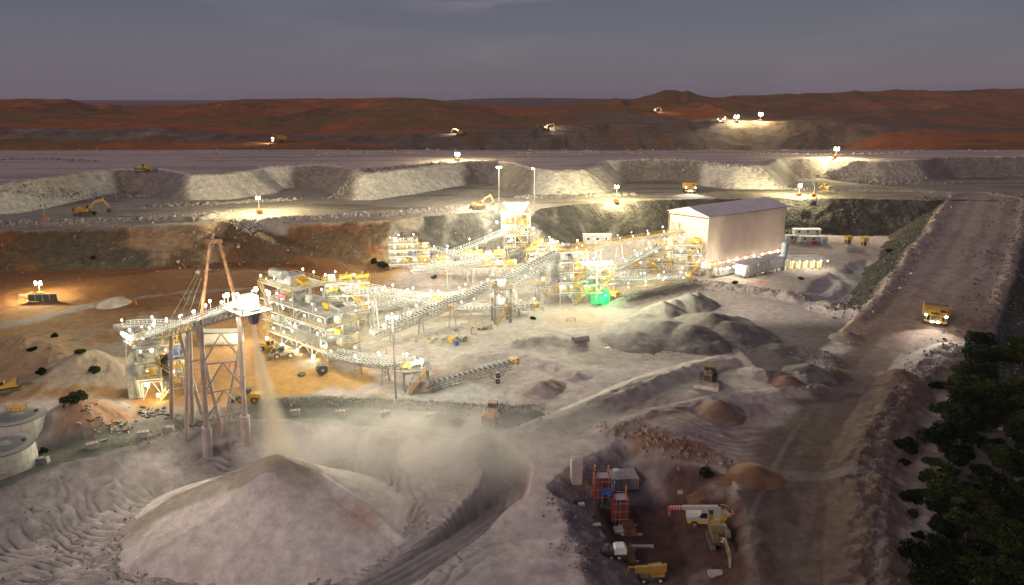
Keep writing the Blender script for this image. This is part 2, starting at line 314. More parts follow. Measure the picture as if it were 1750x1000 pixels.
# ground colours
C = lambda *a: np.array(a, float)
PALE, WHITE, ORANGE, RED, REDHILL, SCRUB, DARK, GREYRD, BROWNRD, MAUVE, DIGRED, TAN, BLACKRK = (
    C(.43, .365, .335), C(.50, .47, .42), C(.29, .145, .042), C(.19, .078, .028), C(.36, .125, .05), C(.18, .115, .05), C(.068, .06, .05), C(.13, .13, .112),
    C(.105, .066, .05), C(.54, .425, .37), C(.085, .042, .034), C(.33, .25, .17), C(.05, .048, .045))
def mixc(c, col, m):
    m = np.clip(m, 0, 1)[:, None]; return c * (1 - m) + col * m
def surface(x, y, h, k):
    n = len(x); c = np.tile(PALE * 1.12, (n, 1)); n1, n2, n3 = k['n1'], k['n2'], k['n3']
    big = fbm(x + 900, y - 200, 42, 4); mid = fbm(x - 500, y + 700, 12, 4)
    px = 875 + FPX * x / (y * cT - (h - CAMZ) * sT) ; py = 500 + FPX * (-(h - CAMZ) * cT - y * sT) / (y * cT - (h - CAMZ) * sT)
    def blob(cx, cy, rx, ry, z=0):                           # a patch of soil round a place on the ground
        p = G(cx, cy, z); q = G(cx + 10, cy, z); sx = (q.x - p.x) / 10; v = G(cx, cy + 5, z); sy_ = abs(v.y - p.y) / 5
        return ss((1.25 - np.hypot((x - p.x) / (rx * sx), (y - p.y) / (ry * sy_)) + mid * 1.6 + n2 * .8) / .5)
    c = mixc(c, C(.38, .31, .27), ss(big * 3 + .4) * .7); c = mixc(c, WHITE, ss(mid * 3 - .2) * .5)
    # left orange pit floor and earth mounds
    L = ss((-34 - x + mid * 30) / 16) * ss((y - 136 + mid * 14) / 8)
    c = mixc(c, ORANGE, L * .9)
    c = mixc(c, RED, ss((y - 196 + mid * 20) / 14) * ss((-52 - x + mid * 20) / 18) * .85)
    c = mixc(c, C(.34, .24, .15), blob(110, 620, 120, 60) * .75)
    c = mixc(c, C(.27, .13, .06), blob(150, 730, 60, 50) * .8)
    c = mixc(c, C(.33, .27, .21), blob(225, 600, 70, 60) * .8)
    c = mixc(c, C(.30, .26, .24), ss((3.2 - line_d(x, y, gp([(-60, 562), (60, 545), (130, 530), (200, 516)], 2)) + n2 * 3) / 1.5) * .9)
    c = mixc(c, C(.28, .24, .22), ss((3.6 - line_d(x, y, gp([(190, 520), (300, 508), (430, 498)], 2)) + n2 * 6) / 4) * .7)
    c = mixc(c, C(.38, .21, .06), blob(520, 650, 160, 26) * .9); c = mixc(c, ORANGE, blob(790, 640, 60, 14) * .5)
    c = mixc(c, C(.62, .60, .55), blob(790, 668, 95, 18) * .95)
    c = mixc(c, C(.48, .44, .37), blob(880, 545, 190, 60) * .75); c = mixc(c, C(.50, .46, .38), blob(650, 570, 130, 40) * .6)
    c = mixc(c, C(.34, .24, .15), blob(985, 546, 55, 16) * .55)
    c = mixc(c, C(.20, .165, .14), blob(1120, 590, 150, 26) * .55)
    # service road across the middle
    dx = line_d(x, y, ROADX)
    c = mixc(c, GREYRD, ss((9.5 - dx + n2 * 5) / 3) * .93 * (.25 + .75 * ss((-3 - x) / 12))); c = mixc(c, C(.07, .07, .062), ss((5 - dx + mid * 14) / 3) * .6 * ss((-20 - x) / 30))
    c = mixc(c, C(.25, .24, .21), ss((4.6 - line_d(x, y, gp([(880, 745), (1000, 708), (1110, 668), (1250, 640)])) + n2 * 2) / 2) * .6)
    # yard
    Y_ = ss((1.5 - k['sy']) / 3)
    c = mixc(c, C(.37, .325, .31), Y_ * .9); c = mixc(c, C(.54, .47, .43), Y_ * ss(mid * 3.2 + n2 * 2)); c = mixc(c, C(.21, .19, .19), k['trk'] * .75)
    c = mixc(c, C(.52, .42, .40), ss((x + 2) / 4) * ss((24 - x) / 4) * ss((118 - y) / 8) * .8)
    # haul road, track field, construction cut
    rr = line_d(x, y, ROADR)
    fld = blob(1200, 740, 190, 60); c = mixc(c, C(.20, .135, .115), fld * .8)
    strp = np.sin((np.hypot((x - G(1240, 700).x) * .7, y - G(1240, 700).y) + mid * 9 + n1 * 6) * 2.4) * .5 + .5 + n1 * 1.5
    c = mixc(c, C(.36, .30, .285), fld * ss(strp * 2.4 - .9 + n2 * 2) * .65)
    c = mixc(c, BROWNRD, ss((15.5 - rr + n2 * 7) / 5) * .95)  # road brown darkened to stand for the weak light on this side
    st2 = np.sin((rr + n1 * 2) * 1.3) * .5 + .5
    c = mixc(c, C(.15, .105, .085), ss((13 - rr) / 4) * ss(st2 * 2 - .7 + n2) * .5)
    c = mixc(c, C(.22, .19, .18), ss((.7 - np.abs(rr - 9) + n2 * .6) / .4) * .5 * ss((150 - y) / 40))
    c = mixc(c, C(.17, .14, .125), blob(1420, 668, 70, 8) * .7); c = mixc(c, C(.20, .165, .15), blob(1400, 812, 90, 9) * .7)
    d = ss((1 - k['sdg']) / 3); c = mixc(c, C(.22, .165, .15), d * .85); c = mixc(c, DIGRED, blob(1140, 930, 125, 95, -5.6) * d * .95)  # red clay of the cut darkened likewise, dim light put into it
    c = mixc(c, C(.32, .15, .06), blob(1110, 775, 50, 22, -2) * .7); c = mixc(c, C(.26, .09, .05), blob(1165, 795, 35, 14, -3) * .7)
    c = mixc(c, C(.10, .055, .045), blob(1170, 855, 40, 12, -5) * .7); c = mixc(c, C(.33, .29, .27), blob(1090, 815, 60, 9, -5) * .7)
    c = mixc(c, C(.20, .18, .17), ss((1.5 - k['ps']) / 4) * .2 + 0); c = mixc(c, C(.42, .38, .36), ss((-1 - k['ps']) / 4) * .8)
    c = mixc(c, C(.15, .15, .155), blob(1488, 490, 22, 34, -2) * .85)
    # right-hand side: spoil and sand between the trees, darkened for the dim light, dark rock beyond
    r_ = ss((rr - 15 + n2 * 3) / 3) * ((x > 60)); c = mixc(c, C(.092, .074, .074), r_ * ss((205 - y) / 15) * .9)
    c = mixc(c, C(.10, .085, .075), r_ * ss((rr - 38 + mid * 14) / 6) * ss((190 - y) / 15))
    # ramp
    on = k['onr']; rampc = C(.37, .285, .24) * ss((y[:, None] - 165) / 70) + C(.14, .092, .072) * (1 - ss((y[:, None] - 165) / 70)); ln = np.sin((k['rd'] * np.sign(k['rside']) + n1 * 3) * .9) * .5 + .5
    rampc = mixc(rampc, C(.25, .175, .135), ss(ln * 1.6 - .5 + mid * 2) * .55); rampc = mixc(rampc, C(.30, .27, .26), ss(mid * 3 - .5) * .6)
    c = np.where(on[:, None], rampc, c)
    dk = np.tile(DARK, (n, 1)); dk = mixc(dk, C(.105, .094, .08), ss(n2 * 3 + .1)); dk = mixc(dk, C(.06, .056, .05), ss(mid * 4))
    rs = k['rslope'] & (k['rside'] < 0)                         # left flank of the ramp
    c = np.where(rs[:, None], mixc(dk, C(.31, .23, .20), ss((19.5 - k['rd'] + n2 * 3) / 2)), c)
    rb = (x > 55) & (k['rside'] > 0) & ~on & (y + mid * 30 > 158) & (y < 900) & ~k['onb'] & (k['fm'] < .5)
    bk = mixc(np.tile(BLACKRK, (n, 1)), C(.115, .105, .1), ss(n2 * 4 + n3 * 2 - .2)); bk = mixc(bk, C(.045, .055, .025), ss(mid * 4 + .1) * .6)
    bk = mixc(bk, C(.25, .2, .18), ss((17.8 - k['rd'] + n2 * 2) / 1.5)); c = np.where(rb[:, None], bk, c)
    # bench slope
    bs = k['bslope']
    lc = np.tile(C(.12, .075, .04), (n, 1)); lc = mixc(lc, C(.22, .085, .03), ss(mid * 4 - .1)); lc = mixc(lc, C(.075, .07, .05), ss(big * 5 + .1) * .8); lc = mixc(lc, C(.36, .25, .17), ss((2.5 + n2 * 5 - k['sb']) / 3) * .8)
    lc = mixc(lc, C(.34, .22, .13), blob(310, 400, 70, 16, 12) * .8)
    dk2 = mixc(dk, C(.24, .215, .18), ss(np.sin((x + k['gul'] * 3) * .42) * .9 + mid * 3 - .6) * ss((75 - x) / 30) * .9)
    dk2 = mixc(dk2, C(.33, .27, .20), blob(650, 395, 45, 16, 12) * .9)
    left = ss((-46 - x + n2 * 14) / 6)
    bc = dk2 * (1 - left[:, None]) + lc * left[:, None]
    c = np.where(bs[:, None], bc, c)
    ob = k['onb']; oc = np.tile(C(.33, .285, .225), (n, 1)); oc = mixc(oc, C(.17, .14, .10), ss(fbm(x * .22, y, 9, 4) * 5 - .1) * .75); oc = mixc(oc, C(.33, .29, .27), ss(mid * 3 - .2) * .5)
    oc = mixc(oc, C(.30, .25, .235), ss(k['bm'] * 1.5))
    c = np.where(ob[:, None], oc, c)
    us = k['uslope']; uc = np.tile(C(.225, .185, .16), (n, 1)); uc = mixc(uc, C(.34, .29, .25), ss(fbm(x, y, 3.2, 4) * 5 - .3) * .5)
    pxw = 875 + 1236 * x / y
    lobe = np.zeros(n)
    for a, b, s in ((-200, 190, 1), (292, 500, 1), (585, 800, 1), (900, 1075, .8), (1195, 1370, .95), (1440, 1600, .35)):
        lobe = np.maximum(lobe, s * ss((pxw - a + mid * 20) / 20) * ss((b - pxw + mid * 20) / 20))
    uc = mixc(uc, C(.64, .58, .48), lobe); uc = mixc(uc, C(.19, .155, .13), ss(n2 * 3.5 + mid * 2.5 - .3) * (1 - lobe) * .7)  # white dump rock; lobes also paled as lit, recesses darkened as shaded
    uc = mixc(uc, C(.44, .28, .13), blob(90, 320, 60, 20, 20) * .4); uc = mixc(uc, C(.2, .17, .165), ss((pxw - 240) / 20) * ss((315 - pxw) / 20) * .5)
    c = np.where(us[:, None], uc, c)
    ou = k['onu']; c = np.where(ou[:, None], mixc(mixc(np.tile(MAUVE, (n, 1)), C(.32, .25, .22), ss(fbm(x * .13, y, 11, 4) * 6) * .6), C(.36, .31, .30), ss(n2 * 3 - .3) * .5), c)
    # far land
    fm = k['fm']; bigf = fbm(x, y, 150, 5); mf = fbm(x + 40, y, 34, 5)
    fc = np.tile(REDHILL, (n, 1)); fc = mixc(fc, SCRUB, ss(bigf * 4 + .45 + mf * 2.5) * .85); fc = mixc(fc, C(.10, .075, .04), ss(fbm(x, y, 9, 4) * 4 - .6) * .5); fc = mixc(fc, C(.34, .135, .07), ss(mf * 4 - .5) * .5)
    wall = ss((y - 640 - 0.11 * np.maximum(pxw - 260, 0)) / 10) * ss((700 + .19 * np.maximum(np.minimum(pxw, 1300) - 260, 0) - y) / 12)
    wc = np.tile(C(.17, .125, .095), (n, 1)); wc = mixc(wc, C(.30, .23, .18), ss(np.sin(h * 1.3 + bigf * 9) * 1.2 - .3) * .22); wc = mixc(wc, C(.08, .065, .055), ss(fbm(x, y * .3, 12, 4) * 5 - .2) * .7); wc = mixc(wc, C(.26, .20, .16), ss(fbm(x, y * .4 + h * 3, 22, 4) * 5 - .1) * .8 * ss((420 - pxw) / 120)); wc = mixc(wc, C(.20, .09, .045), ss(mf * 5 - .3) * .6)
    fc = mixc(fc, wc, wall)
    fc = mixc(fc, C(.17, .135, .115), ss((8 - np.abs(y - np.interp(pxw, [380, 540, 700, 880, 980], [640, 720, 800, 905, 960])) ) / 5) * ss((pxw - 360) / 60) * ss((960 - pxw) / 40))
    fc = mixc(fc, C(.20, .15, .12), ss((y - 850) / 10) * ss((1020 - y) / 40) * ss((pxw - 960) / 60) * ss((1560 - pxw) / 120) * .75)
    fc = mixc(fc, C(.34, .25, .19), ss((y - 1020) / 10) * ss((1060 - y) / 20) * ss((pxw - 1330) / 30) * ss((1430 - pxw) / 30) * .8)
    fc = mixc(fc, C(.20, .125, .08), ss((pxw - 1150) / 300) * .55 * ss((y - 700) / 200)); fc = mixc(fc, C(.17, .105, .095), ss((y - 2000) / 800))  # distant range greyed in its colour to stand for haze
    c = mixc(c, fc, fm)
    return np.clip(c * (1 + n3[:, None] * .35 + n2[:, None] * .25), .01, .8)
# ------------------------------------------------------------------ materials
def _n(t, kind, **kw):
    n = t.nodes.new(kind)
    for k, v in kw.items(): n.inputs[k].default_value = v
    return n
MATS = {}
def mat(name, rgb, rough=.6, metal=0.0, var=.18, scale=1.5, bump=0.0, emit=None, dust=.0):
    if name in MATS: return MATS[name]
    m = bpy.data.materials.new(name); m.use_nodes = True; t = m.node_tree
    b = t.nodes['Principled BSDF']; b.inputs['Roughness'].default_value = rough; b.inputs['Metallic'].default_value = metal
    tc = t.nodes.new('ShaderNodeTexCoord'); nz = _n(t, 'ShaderNodeTexNoise', Scale=scale, Detail=6, Roughness=.6)
    t.links.new(tc.outputs['Object'], nz.inputs['Vector'])
    cr = t.nodes.new('ShaderNodeValToRGB'); e = cr.color_ramp.elements
    e[0].position = .3; e[1].position = .72
    e[0].color = tuple(v * (1 - var * 1.6) for v in rgb) + (1,); e[1].color = tuple(min(.85, v * (1 + var)) for v in rgb) + (1,)
    t.links.new(nz.outputs[0], cr.inputs[0]); out = cr.outputs[0]
    if dust:
        n2 = _n(t, 'ShaderNodeTexNoise', Scale=scale * .35, Detail=5, Roughness=.65); t.links.new(tc.outputs['Object'], n2.inputs['Vector'])
        r2 = t.nodes.new('ShaderNodeValToRGB'); r2.color_ramp.elements[0].position = .42; r2.color_ramp.elements[1].position = .68
        r2.color_ramp.elements[1].color = (dust, dust, dust, 1); t.links.new(n2.outputs[0], r2.inputs[0])
        mx = t.nodes.new('ShaderNodeMix'); mx.data_type = 'RGBA'; t.links.new(r2.outputs[0], mx.inputs[0]); t.links.new(out, mx.inputs[6]); mx.inputs[7].default_value = (.40, .34, .27, 1); out = mx.outputs[2]
    t.links.new(out, b.inputs['Base Color'])
    if bump:
        bp = _n(t, 'ShaderNodeBump', Strength=bump, Distance=.1); t.links.new(nz.outputs[0], bp.inputs['Height']); t.links.new(bp.outputs[0], b.inputs['Normal'])
    if emit: b.inputs['Emission Color'].default_value = tuple(emit[:3]) + (1,); b.inputs['Emission Strength'].default_value = emit[3]
    MATS[name] = m; return m
def soil(name, amp=.5, s=1.0, rocky=.0):
    m = bpy.data.materials.new(name); m.use_nodes = True; t = m.node_tree; b = t.nodes['Principled BSDF']
    b.inputs['Roughness'].default_value = .95; b.inputs['Specular IOR Level'].default_value = .15
    at = t.nodes.new('ShaderNodeVertexColor'); at.layer_name = 'soil'
    tc = t.nodes.new('ShaderNodeTexCoord')
    n1 = _n(t, 'ShaderNodeTexNoise', Scale=.55 * s, Detail=9, Roughness=.66); n2 = _n(t, 'ShaderNodeTexNoise', Scale=5.5 * s, Detail=9, Roughness=.75)
    vo = _n(t, 'ShaderNodeTexVoronoi', Scale=.9 * s)
    for q in (n1, n2, vo): t.links.new(tc.outputs['Object'], q.inputs['Vector'])
    mr = t.nodes.new('ShaderNodeMapRange'); mr.inputs[1].default_value = .25; mr.inputs[2].default_value = .75; mr.inputs[3].default_value = 1 - amp * .6; mr.inputs[4].default_value = 1 + amp * .5
    t.links.new(n1.outputs[0], mr.inputs[0])
    mr2 = t.nodes.new('ShaderNodeMapRange'); mr2.inputs[1].default_value = .3; mr2.inputs[2].default_value = .7; mr2.inputs[3].default_value = .76; mr2.inputs[4].default_value = 1.22
    t.links.new(n2.outputs[0], mr2.inputs[0])
    mu = t.nodes.new('ShaderNodeMath'); mu.operation = 'MULTIPLY'; t.links.new(mr.outputs[0], mu.inputs[0]); t.links.new(mr2.outputs[0], mu.inputs[1])
    mx = t.nodes.new('ShaderNodeMix'); mx.data_type = 'RGBA'; mx.blend_type = 'MULTIPLY'; mx.inputs[0].default_value = 1
    t.links.new(at.outputs[0], mx.inputs[6]); t.links.new(mu.outputs[0], mx.inputs[7]); t.links.new(mx.outputs[2], b.inputs['Base Color'])
    ma = t.nodes.new('ShaderNodeMath'); ma.operation = 'MULTIPLY_ADD'; t.links.new(n1.outputs[0], ma.inputs[0]); ma.inputs[1].default_value = 1.6; t.links.new(n2.outputs[0], ma.inputs[2])
    hgt = ma.outputs[0]
    if rocky:
        mv = t.nodes.new('ShaderNodeMath'); mv.operation = 'MULTIPLY_ADD'; t.links.new(vo.outputs['Distance'], mv.inputs[0]); mv.inputs[1].default_value = -rocky; t.links.new(hgt, mv.inputs[2]); hgt = mv.outputs[0]
    bp = _n(t, 'ShaderNodeBump', Strength=.75, Distance=.30 / s ** .5); t.links.new(hgt, bp.inputs['Height']); t.links.new(bp.outputs[0], b.inputs['Normal'])
    return m
SOIL = soil('sandy_soil', .5); SOILR = soil('rocky_soil', .7, .8, 1.6); SOILF = soil('far_soil', .45, .05)
# ------------------------------------------------------------------ ground sheet, cut into its own named pieces
def link(o): COL.objects.link(o); return o
def mesh_np(name, co, quads, colr=None, m=None, nrm=None, tris=False):
    me = bpy.data.meshes.new(name); nv = len(co); k = 3 if tris else 4; nf = len(quads)
    me.vertices.add(nv); me.vertices.foreach_set('co', np.ascontiguousarray(co, np.float32).ravel())
    me.loops.add(nf * k); me.loops.foreach_set('vertex_index', np.ascontiguousarray(quads, np.int32).ravel())
    me.polygons.add(nf); me.polygons.foreach_set('loop_start', np.arange(0, nf * k, k, dtype=np.int32))
    me.polygons.foreach_set('use_smooth', np.ones(nf, bool)); me.update(calc_edges=True)
    if colr is not None:
        a = me.color_attributes.new('soil', 'FLOAT_COLOR', 'POINT'); a.data.foreach_set('color', np.concatenate([colr, np.ones((nv, 1))], 1).astype(np.float32).ravel())
    if nrm is not None: me.normals_split_custom_set_from_vertices(nrm.astype(np.float32))
    if m: me.materials.append(m)
    return link(bpy.data.objects.new(name, me))
def build_land():
    ys = [42.0]
    while ys[-1] < 24000:
        y = ys[-1]
        ys.append(y + (.32 if y < 150 else .55 if y < 230 else .62 if y < 470 else 1.5 if y < 560 else 1.5 if y < 880 else 4.5 if y < 2300 else y * .03))
    ys = np.array(ys); us = np.linspace(-1.06, 1.06, 1040)
    Yg, Ug = np.meshgrid(ys, us, indexing='ij'); X = (Yg * Ug).ravel(); Y = Yg.ravel()
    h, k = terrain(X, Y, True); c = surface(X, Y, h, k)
    nr, nc = len(ys), len(us)
    P = np.stack([X, Y, h], 1).reshape(nr, nc, 3)
    du = np.gradient(P, axis=1); dv = np.gradient(P, axis=0); N = np.cross(du, dv); N /= np.linalg.norm(N, axis=2, keepdims=True) + 1e-9
    N = N.reshape(-1, 3)
    i = np.arange((nr - 1) * nc).reshape(nr - 1, nc)[:, :-1].ravel(); Q = np.stack([i, i + 1, i + nc + 1, i + nc], 1)
    cls = np.zeros(len(X), int)
    rr = line_d(X, Y, ROADR); sel = lambda m, v: cls.__setitem__(m, v)
    sel(line_d(X, Y, ROADX) < 8.5, 1); sel((rr < 14) & (Y < 205), 2); sel(k['sy'] < 0, 3); sel(k['sdg'] < 0, 4)
    sel(k['onr'], 2); sel(k['bslope'] | k['rslope'], 5); sel(k['onb'], 6); sel(k['uslope'], 7); sel(k['onu'], 8)
    sel((k['fm'] > .5), 9); sel(Y > 1250, 10); sel(Y > 3600, 11)
    names = ['ground', 'service_road', 'haul_road', 'stockpile_yard_floor', 'excavation_floor', 'pit_slope', 'mine_bench', 'dump_slope', 'upper_terrace', 'far_pit', 'hills', 'distant_range']
    mats = [SOIL, SOIL, SOIL, SOIL, SOIL, SOILR, SOIL, SOILR, SOIL, SOILF, SOILF, SOILF]
    fc = cls[Q[:, 0]]
    for v, nm in enumerate(names):
        q = Q[fc == v]
        if not len(q): continue
        used, inv = np.unique(q, return_inverse=True)
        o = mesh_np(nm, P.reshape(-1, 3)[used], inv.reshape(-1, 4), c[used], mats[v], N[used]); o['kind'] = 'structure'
build_land()
def patch(name, label, cat, x0, x1, y0, y1, step, fn, colfn, m=None, group=None):
    """a heap: its own surface, running a little way into the ground it lies on"""
    xs = np.arange(x0, x1, step); yy = np.arange(y0, y1, step); Xg, Yg = np.meshgrid(xs, yy); X = Xg.ravel(); Y = Yg.ravel()
    z = fn(X, Y); g = terrain(X, Y); keep = (z > g - .5); nc = len(xs); nr = len(yy)
    i = np.arange((nr - 1) * nc).reshape(nr - 1, nc)[:, :-1].ravel(); Q = np.stack([i, i + 1, i + nc + 1, i + nc], 1)
    Q = Q[keep[Q].all(1)]; used, inv = np.unique(Q, return_inverse=True)
    co = np.stack([X, Y, z], 1)[used]; o = mesh_np(name, co, inv.reshape(-1, 4), colfn(X, Y, z)[used], m or SOIL)
    o['label'] = label; o['category'] = cat
    if group: o['group'] = group
    return o
def _pc(X, Y, z):
    n = len(X); n2 = fbm(X, Y, 6, 4); n3 = fbm(X + 9, Y, 1.5, 3); f = pile_h(X, Y)[1].astype(float)
    c = np.tile(C(.70, .61, .56), (n, 1)); c = mixc(c, C(.52, .43, .39), ss(n2 * 4 - .2) * .5)
    d = line_d(X, Y, [(APX.x + 5, APX.y - 1), (APX.x - 1, APX.y - .5), (APX.x - 9, APX.y - 1.5), (APX.x - 17, APX.y - 2.5), (APX.x - 25, APX.y - 7)])
    b = ss((4.2 - d + n2 * 3) / 1.4) * (1 - f); c = mixc(c, C(.50, .425, .345), b); c = mixc(c, C(.33, .285, .21), b * ss(n2 * 4 + .1) * .7 * ss((APX.x - X + 2) / 3))
    c = mixc(c, C(.44, .28, .21), ss(1 - np.hypot((X - APX.x - 15) / 5, (Y - APX.y + 7) / 5) + n2 * 1.5) * .7)
    return np.clip(c * (1 + n3[:, None] * .22), .01, .8)
patch('ore_stockpile', 'large pale sand stockpile under the falling stream, cut flat on its near face', 'stockpile', APX.x - 34, APX.x + 34, APX.y - 30, APX.y + 26, .22, lambda a, b: pile_h(a, b)[0], _pc)
# ------------------------------------------------------------------ building kit
rnd = random.Random(5)
STEEL = mat('galvanised_steel', (.34, .34, .32), .45, .35, .2, .7, dust=.5)
STEELD = mat('grey_steel', (.30, .30, .29), .5, .2, .25, .7, dust=.4)
PALE_RAIL = mat('pale_rail_steel', (.56, .56, .52), .5, .1, .15, .8); DECK = mat('grating_deck', (.24, .24, .225), .6, .1, .25, 1.2, dust=.7)
BELT = mat('black_belt_rubber', (.03, .03, .032), .8, 0, .3, 1)
YEL = mat('safety_yellow_paint', (.62, .36, .03), .5, 0, .15, 1, dust=.35)
YELV = mat('machine_yellow_paint', (.46, .25, .03), .45, 0, .18, .8, dust=.3)
ORNG = mat('orange_paint', (.70, .20, .02), .5, 0, .15, 1, dust=.2)
WHITE_P = mat('white_paint', (.72, .71, .66), .5, 0, .1, .6, dust=.25)
CREAM = mat('cream_cladding', (.76, .60, .49), .55, 0, .10, .22)
ROOF = mat('grey_roof_sheet', (.62, .56, .56), .6, 0, .1, .3)
BLK = mat('black_rubber', (.022, .022, .022), .85, 0, .3, 2, dust=.25)
DKMETAL = mat('dark_machine_metal', (.06, .06, .058), .6, .2, .3, 2, dust=.3)
GLASS = mat('cab_glass', (.02, .025, .03), .08, 0, .1, 1)
CONC = mat('concrete', (.42, .37, .33), .9, 0, .15, .8, .3, dust=.3)
CONCW = mat('pale_concrete', (.48, .40, .36), .9, 0, .15, .8, .3)
RUST = mat('rusty_steel', (.22, .10, .045), .8, .1, .5, .9, .4)
REDP = mat('red_paint', (.50, .05, .03), .5, 0, .15, 1, dust=.25)
REDFORM = mat('red_formwork_steel', (.17, .028, .018), .6, 0, .3, 1.2)
REDTOP = mat('pink_red_cover', (.45, .12, .12), .6, 0, .2, 1)
BLUEP = mat('blue_paint', (.04, .09, .34), .5, 0, .2, 1, dust=.2)
BLUEGREY = mat('blue_grey_paint', (.36, .46, .50), .45, 0, .1, .6, dust=.2)
GREENP = mat('green_paint', (.02, .42, .09), .45, 0, .2, 1)
MAUVEP = mat('weathered_pink_grey_paint', (.46, .36, .31), .6, .1, .15, .6, dust=.3)
LAMPM = mat('lit_lamp', (.9, .9, .8), .4, 0, 0, 1, emit=(1.0, .95, .78, 26)); LAMPM.cycles.emission_sampling = 'NONE'
HEADL = mat('lit_headlight', (.9, .9, .9), .4, 0, 0, 1, emit=(1.0, .97, .88, 40)); HEADL.cycles.emission_sampling = 'NONE'
LAMPS = [LAMPM, mat('lit_lamp_warm', (.9, .9, .8), .4, 0, 0, 1, emit=(1.0, .84, .50, 22)), mat('lit_lamp_yellowish', (.9, .9, .8), .4, 0, 0, 1, emit=(.96, .97, .60, 26)), mat('lit_lamp_soft', (.9, .9, .8), .4, 0, 0, 1, emit=(1.0, .95, .75, 8))]
for q in LAMPS: q.cycles.emission_sampling = 'NONE'
GREENL = mat('lit_green_lamp', (.1, .9, .2), .4, 0, 0, 1, emit=(.05, 1, .25, 6)); GREENL.cycles.emission_sampling = 'NONE'
WARM = (1.0, .945, .70)

class MB:
    def __init__(s): s.v = []; s.f = []
    def hexa(s, p):
        b = len(s.v); s.v += [tuple(q) for q in p]
        s.f += [(b, b + 3, b + 2, b + 1), (b + 4, b + 5, b + 6, b + 7)] + [(b + i, b + (i + 1) % 4, b + 4 + (i + 1) % 4, b + 4 + i) for i in range(4)]
        return s
    def box(s, c, d, rz=0.0, taper=1.0):
        x, y, z = [q / 2 for q in d]; ca, sa = math.cos(rz), math.sin(rz); P = []
        for k, zz_ in ((1.0, -z), (taper, z)):
            for a, b in ((-x, -y), (x, -y), (x, y), (-x, y)):
                a *= k; b *= k; P.append((c[0] + a * ca - b * sa, c[1] + a * sa + b * ca, c[2] + zz_))
        return s.hexa(P)
    def b2(s, x0, x1, y0, y1, z0, z1): return s.box(((x0 + x1) / 2, (y0 + y1) / 2, (z0 + z1) / 2), (abs(x1 - x0), abs(y1 - y0), abs(z1 - z0)))
    def beam(s, p, q, w=.2, h=None, up=None):
        p = Vector(p); q = Vector(q); d = q - p
        if d.length < 1e-5: return s
        d.normalize(); u = Vector(up) if up else Vector((0, 0, 1))
        if abs(d.dot(u)) > .98: u = Vector((1, 0, 0))
        a = d.cross(u).normalized() * (w / 2); b = a.cross(d).normalized() * ((h or w) / 2)
        return s.hexa([p - a - b, p + a - b, p + a + b, p - a + b, q - a - b, q + a - b, q + a + b, q - a + b])
    def tube(s, p, q, r, r2=None, n=8, cap=True):
        p = Vector(p); q = Vector(q); d = (q - p).normalized(); r2 = r if r2 is None else r2
        u = Vector((0, 0, 1)) if abs(d.z) < .95 else Vector((1, 0, 0)); a = d.cross(u).normalized(); b = d.cross(a); B = len(s.v)
        for c, rr in ((p, r), (q, r2)):
            for i in range(n):
                t = 2 * math.pi * i / n; s.v.append(tuple(c + a * (rr * math.cos(t)) + b * (rr * math.sin(t))))
        for i in range(n): j = (i + 1) % n; s.f.append((B + i, B + j, B + n + j, B + n + i))
        if cap: s.f.append(tuple(B + i for i in range(n - 1, -1, -1))); s.f.append(tuple(B + n + i for i in range(n)))
        return s
    def path(s, pts, r, n=6):
        for a, b in zip(pts, pts[1:]): s.tube(a, b, r, None, n)
        return s
    def prism(s, poly, y0, y1):            # outline in x,z pushed along y
        n = len(poly); B = len(s.v); s.v += [(a, y0, b) for a, b in poly] + [(a, y1, b) for a, b in poly]
        s.f += [tuple(range(B, B + n)), tuple(range(B + 2 * n - 1, B + n - 1, -1))] + [(B + i, B + n + i, B + n + (i + 1) % n, B + (i + 1) % n) for i in range(n)]
        return s
    def lathe(s, prof, n=24, c=(0, 0, 0)):
        B = len(s.v)
        for r, z in prof:
            for i in range(n): t = 2 * math.pi * i / n; s.v.append((c[0] + r * math.cos(t), c[1] + r * math.sin(t), c[2] + z))
        for k in range(len(prof) - 1):
            for i in range(n): j = (i + 1) % n; s.f.append((B + k * n + i, B + k * n + j, B + (k + 1) * n + j, B + (k + 1) * n + i))
        return s
    def wheel(s, c, r, w, n=14):           # axle along y
        pr = [(r * .55, -w / 2), (r * .93, -w / 2), (r, -w * .32), (r, w * .32), (r * .93, w / 2), (r * .55, w / 2)]; B = len(s.v)
        for rr, y in pr:
            for i in range(n): t = 2 * math.pi * i / n; s.v.append((c[0] + rr * math.cos(t), c[1] + y, c[2] + rr * math.sin(t)))
        for k in range(len(pr) - 1):
            for i in range(n): j = (i + 1) % n; s.f.append((B + k * n + i, B + (k + 1) * n + i, B + (k + 1) * n + j, B + k * n + j))
        return s
    def ball(s, c, r, n=8, m=5, sq=1.0):
        return s.lathe([(max(.001, r * math.sin(math.pi * k / m)), -r * sq * math.cos(math.pi * k / m)) for k in range(m + 1)], n, c)
    def mesh(s, name, m=None):
        me = bpy.data.meshes.new(name); me.from_pydata([tuple(q) for q in s.v], [], s.f)
        bm = bmesh.new(); bm.from_mesh(me); bmesh.ops.recalc_face_normals(bm, faces=bm.faces); bm.to_mesh(me); bm.free()
        if m: me.materials.append(m)
        return me
    def build(s, name, m, parent=None, off=None, smooth=False):
        if not s.v: return None
        if parent is not None and off is None and parent.get('_w') is not None: off = Vector(parent['_w'])
        if off is not None: s.v = [tuple(Vector(q) - off) for q in s.v]
        me = s.mesh(name, m)
        if smooth:
            me.polygons.foreach_set('use_smooth', [True] * len(me.polygons)); me.set_sharp_from_angle(angle=R(38))
        o = link(bpy.data.objects.new(name, me))
        if parent is not None:
            o.parent = parent
            if parent.get('_w') is not None: o['_w'] = parent['_w']
        return o
def tag(o, label, cat, group=None):
    o['label'] = label; o['category'] = cat
    if group: o['group'] = group
    return o
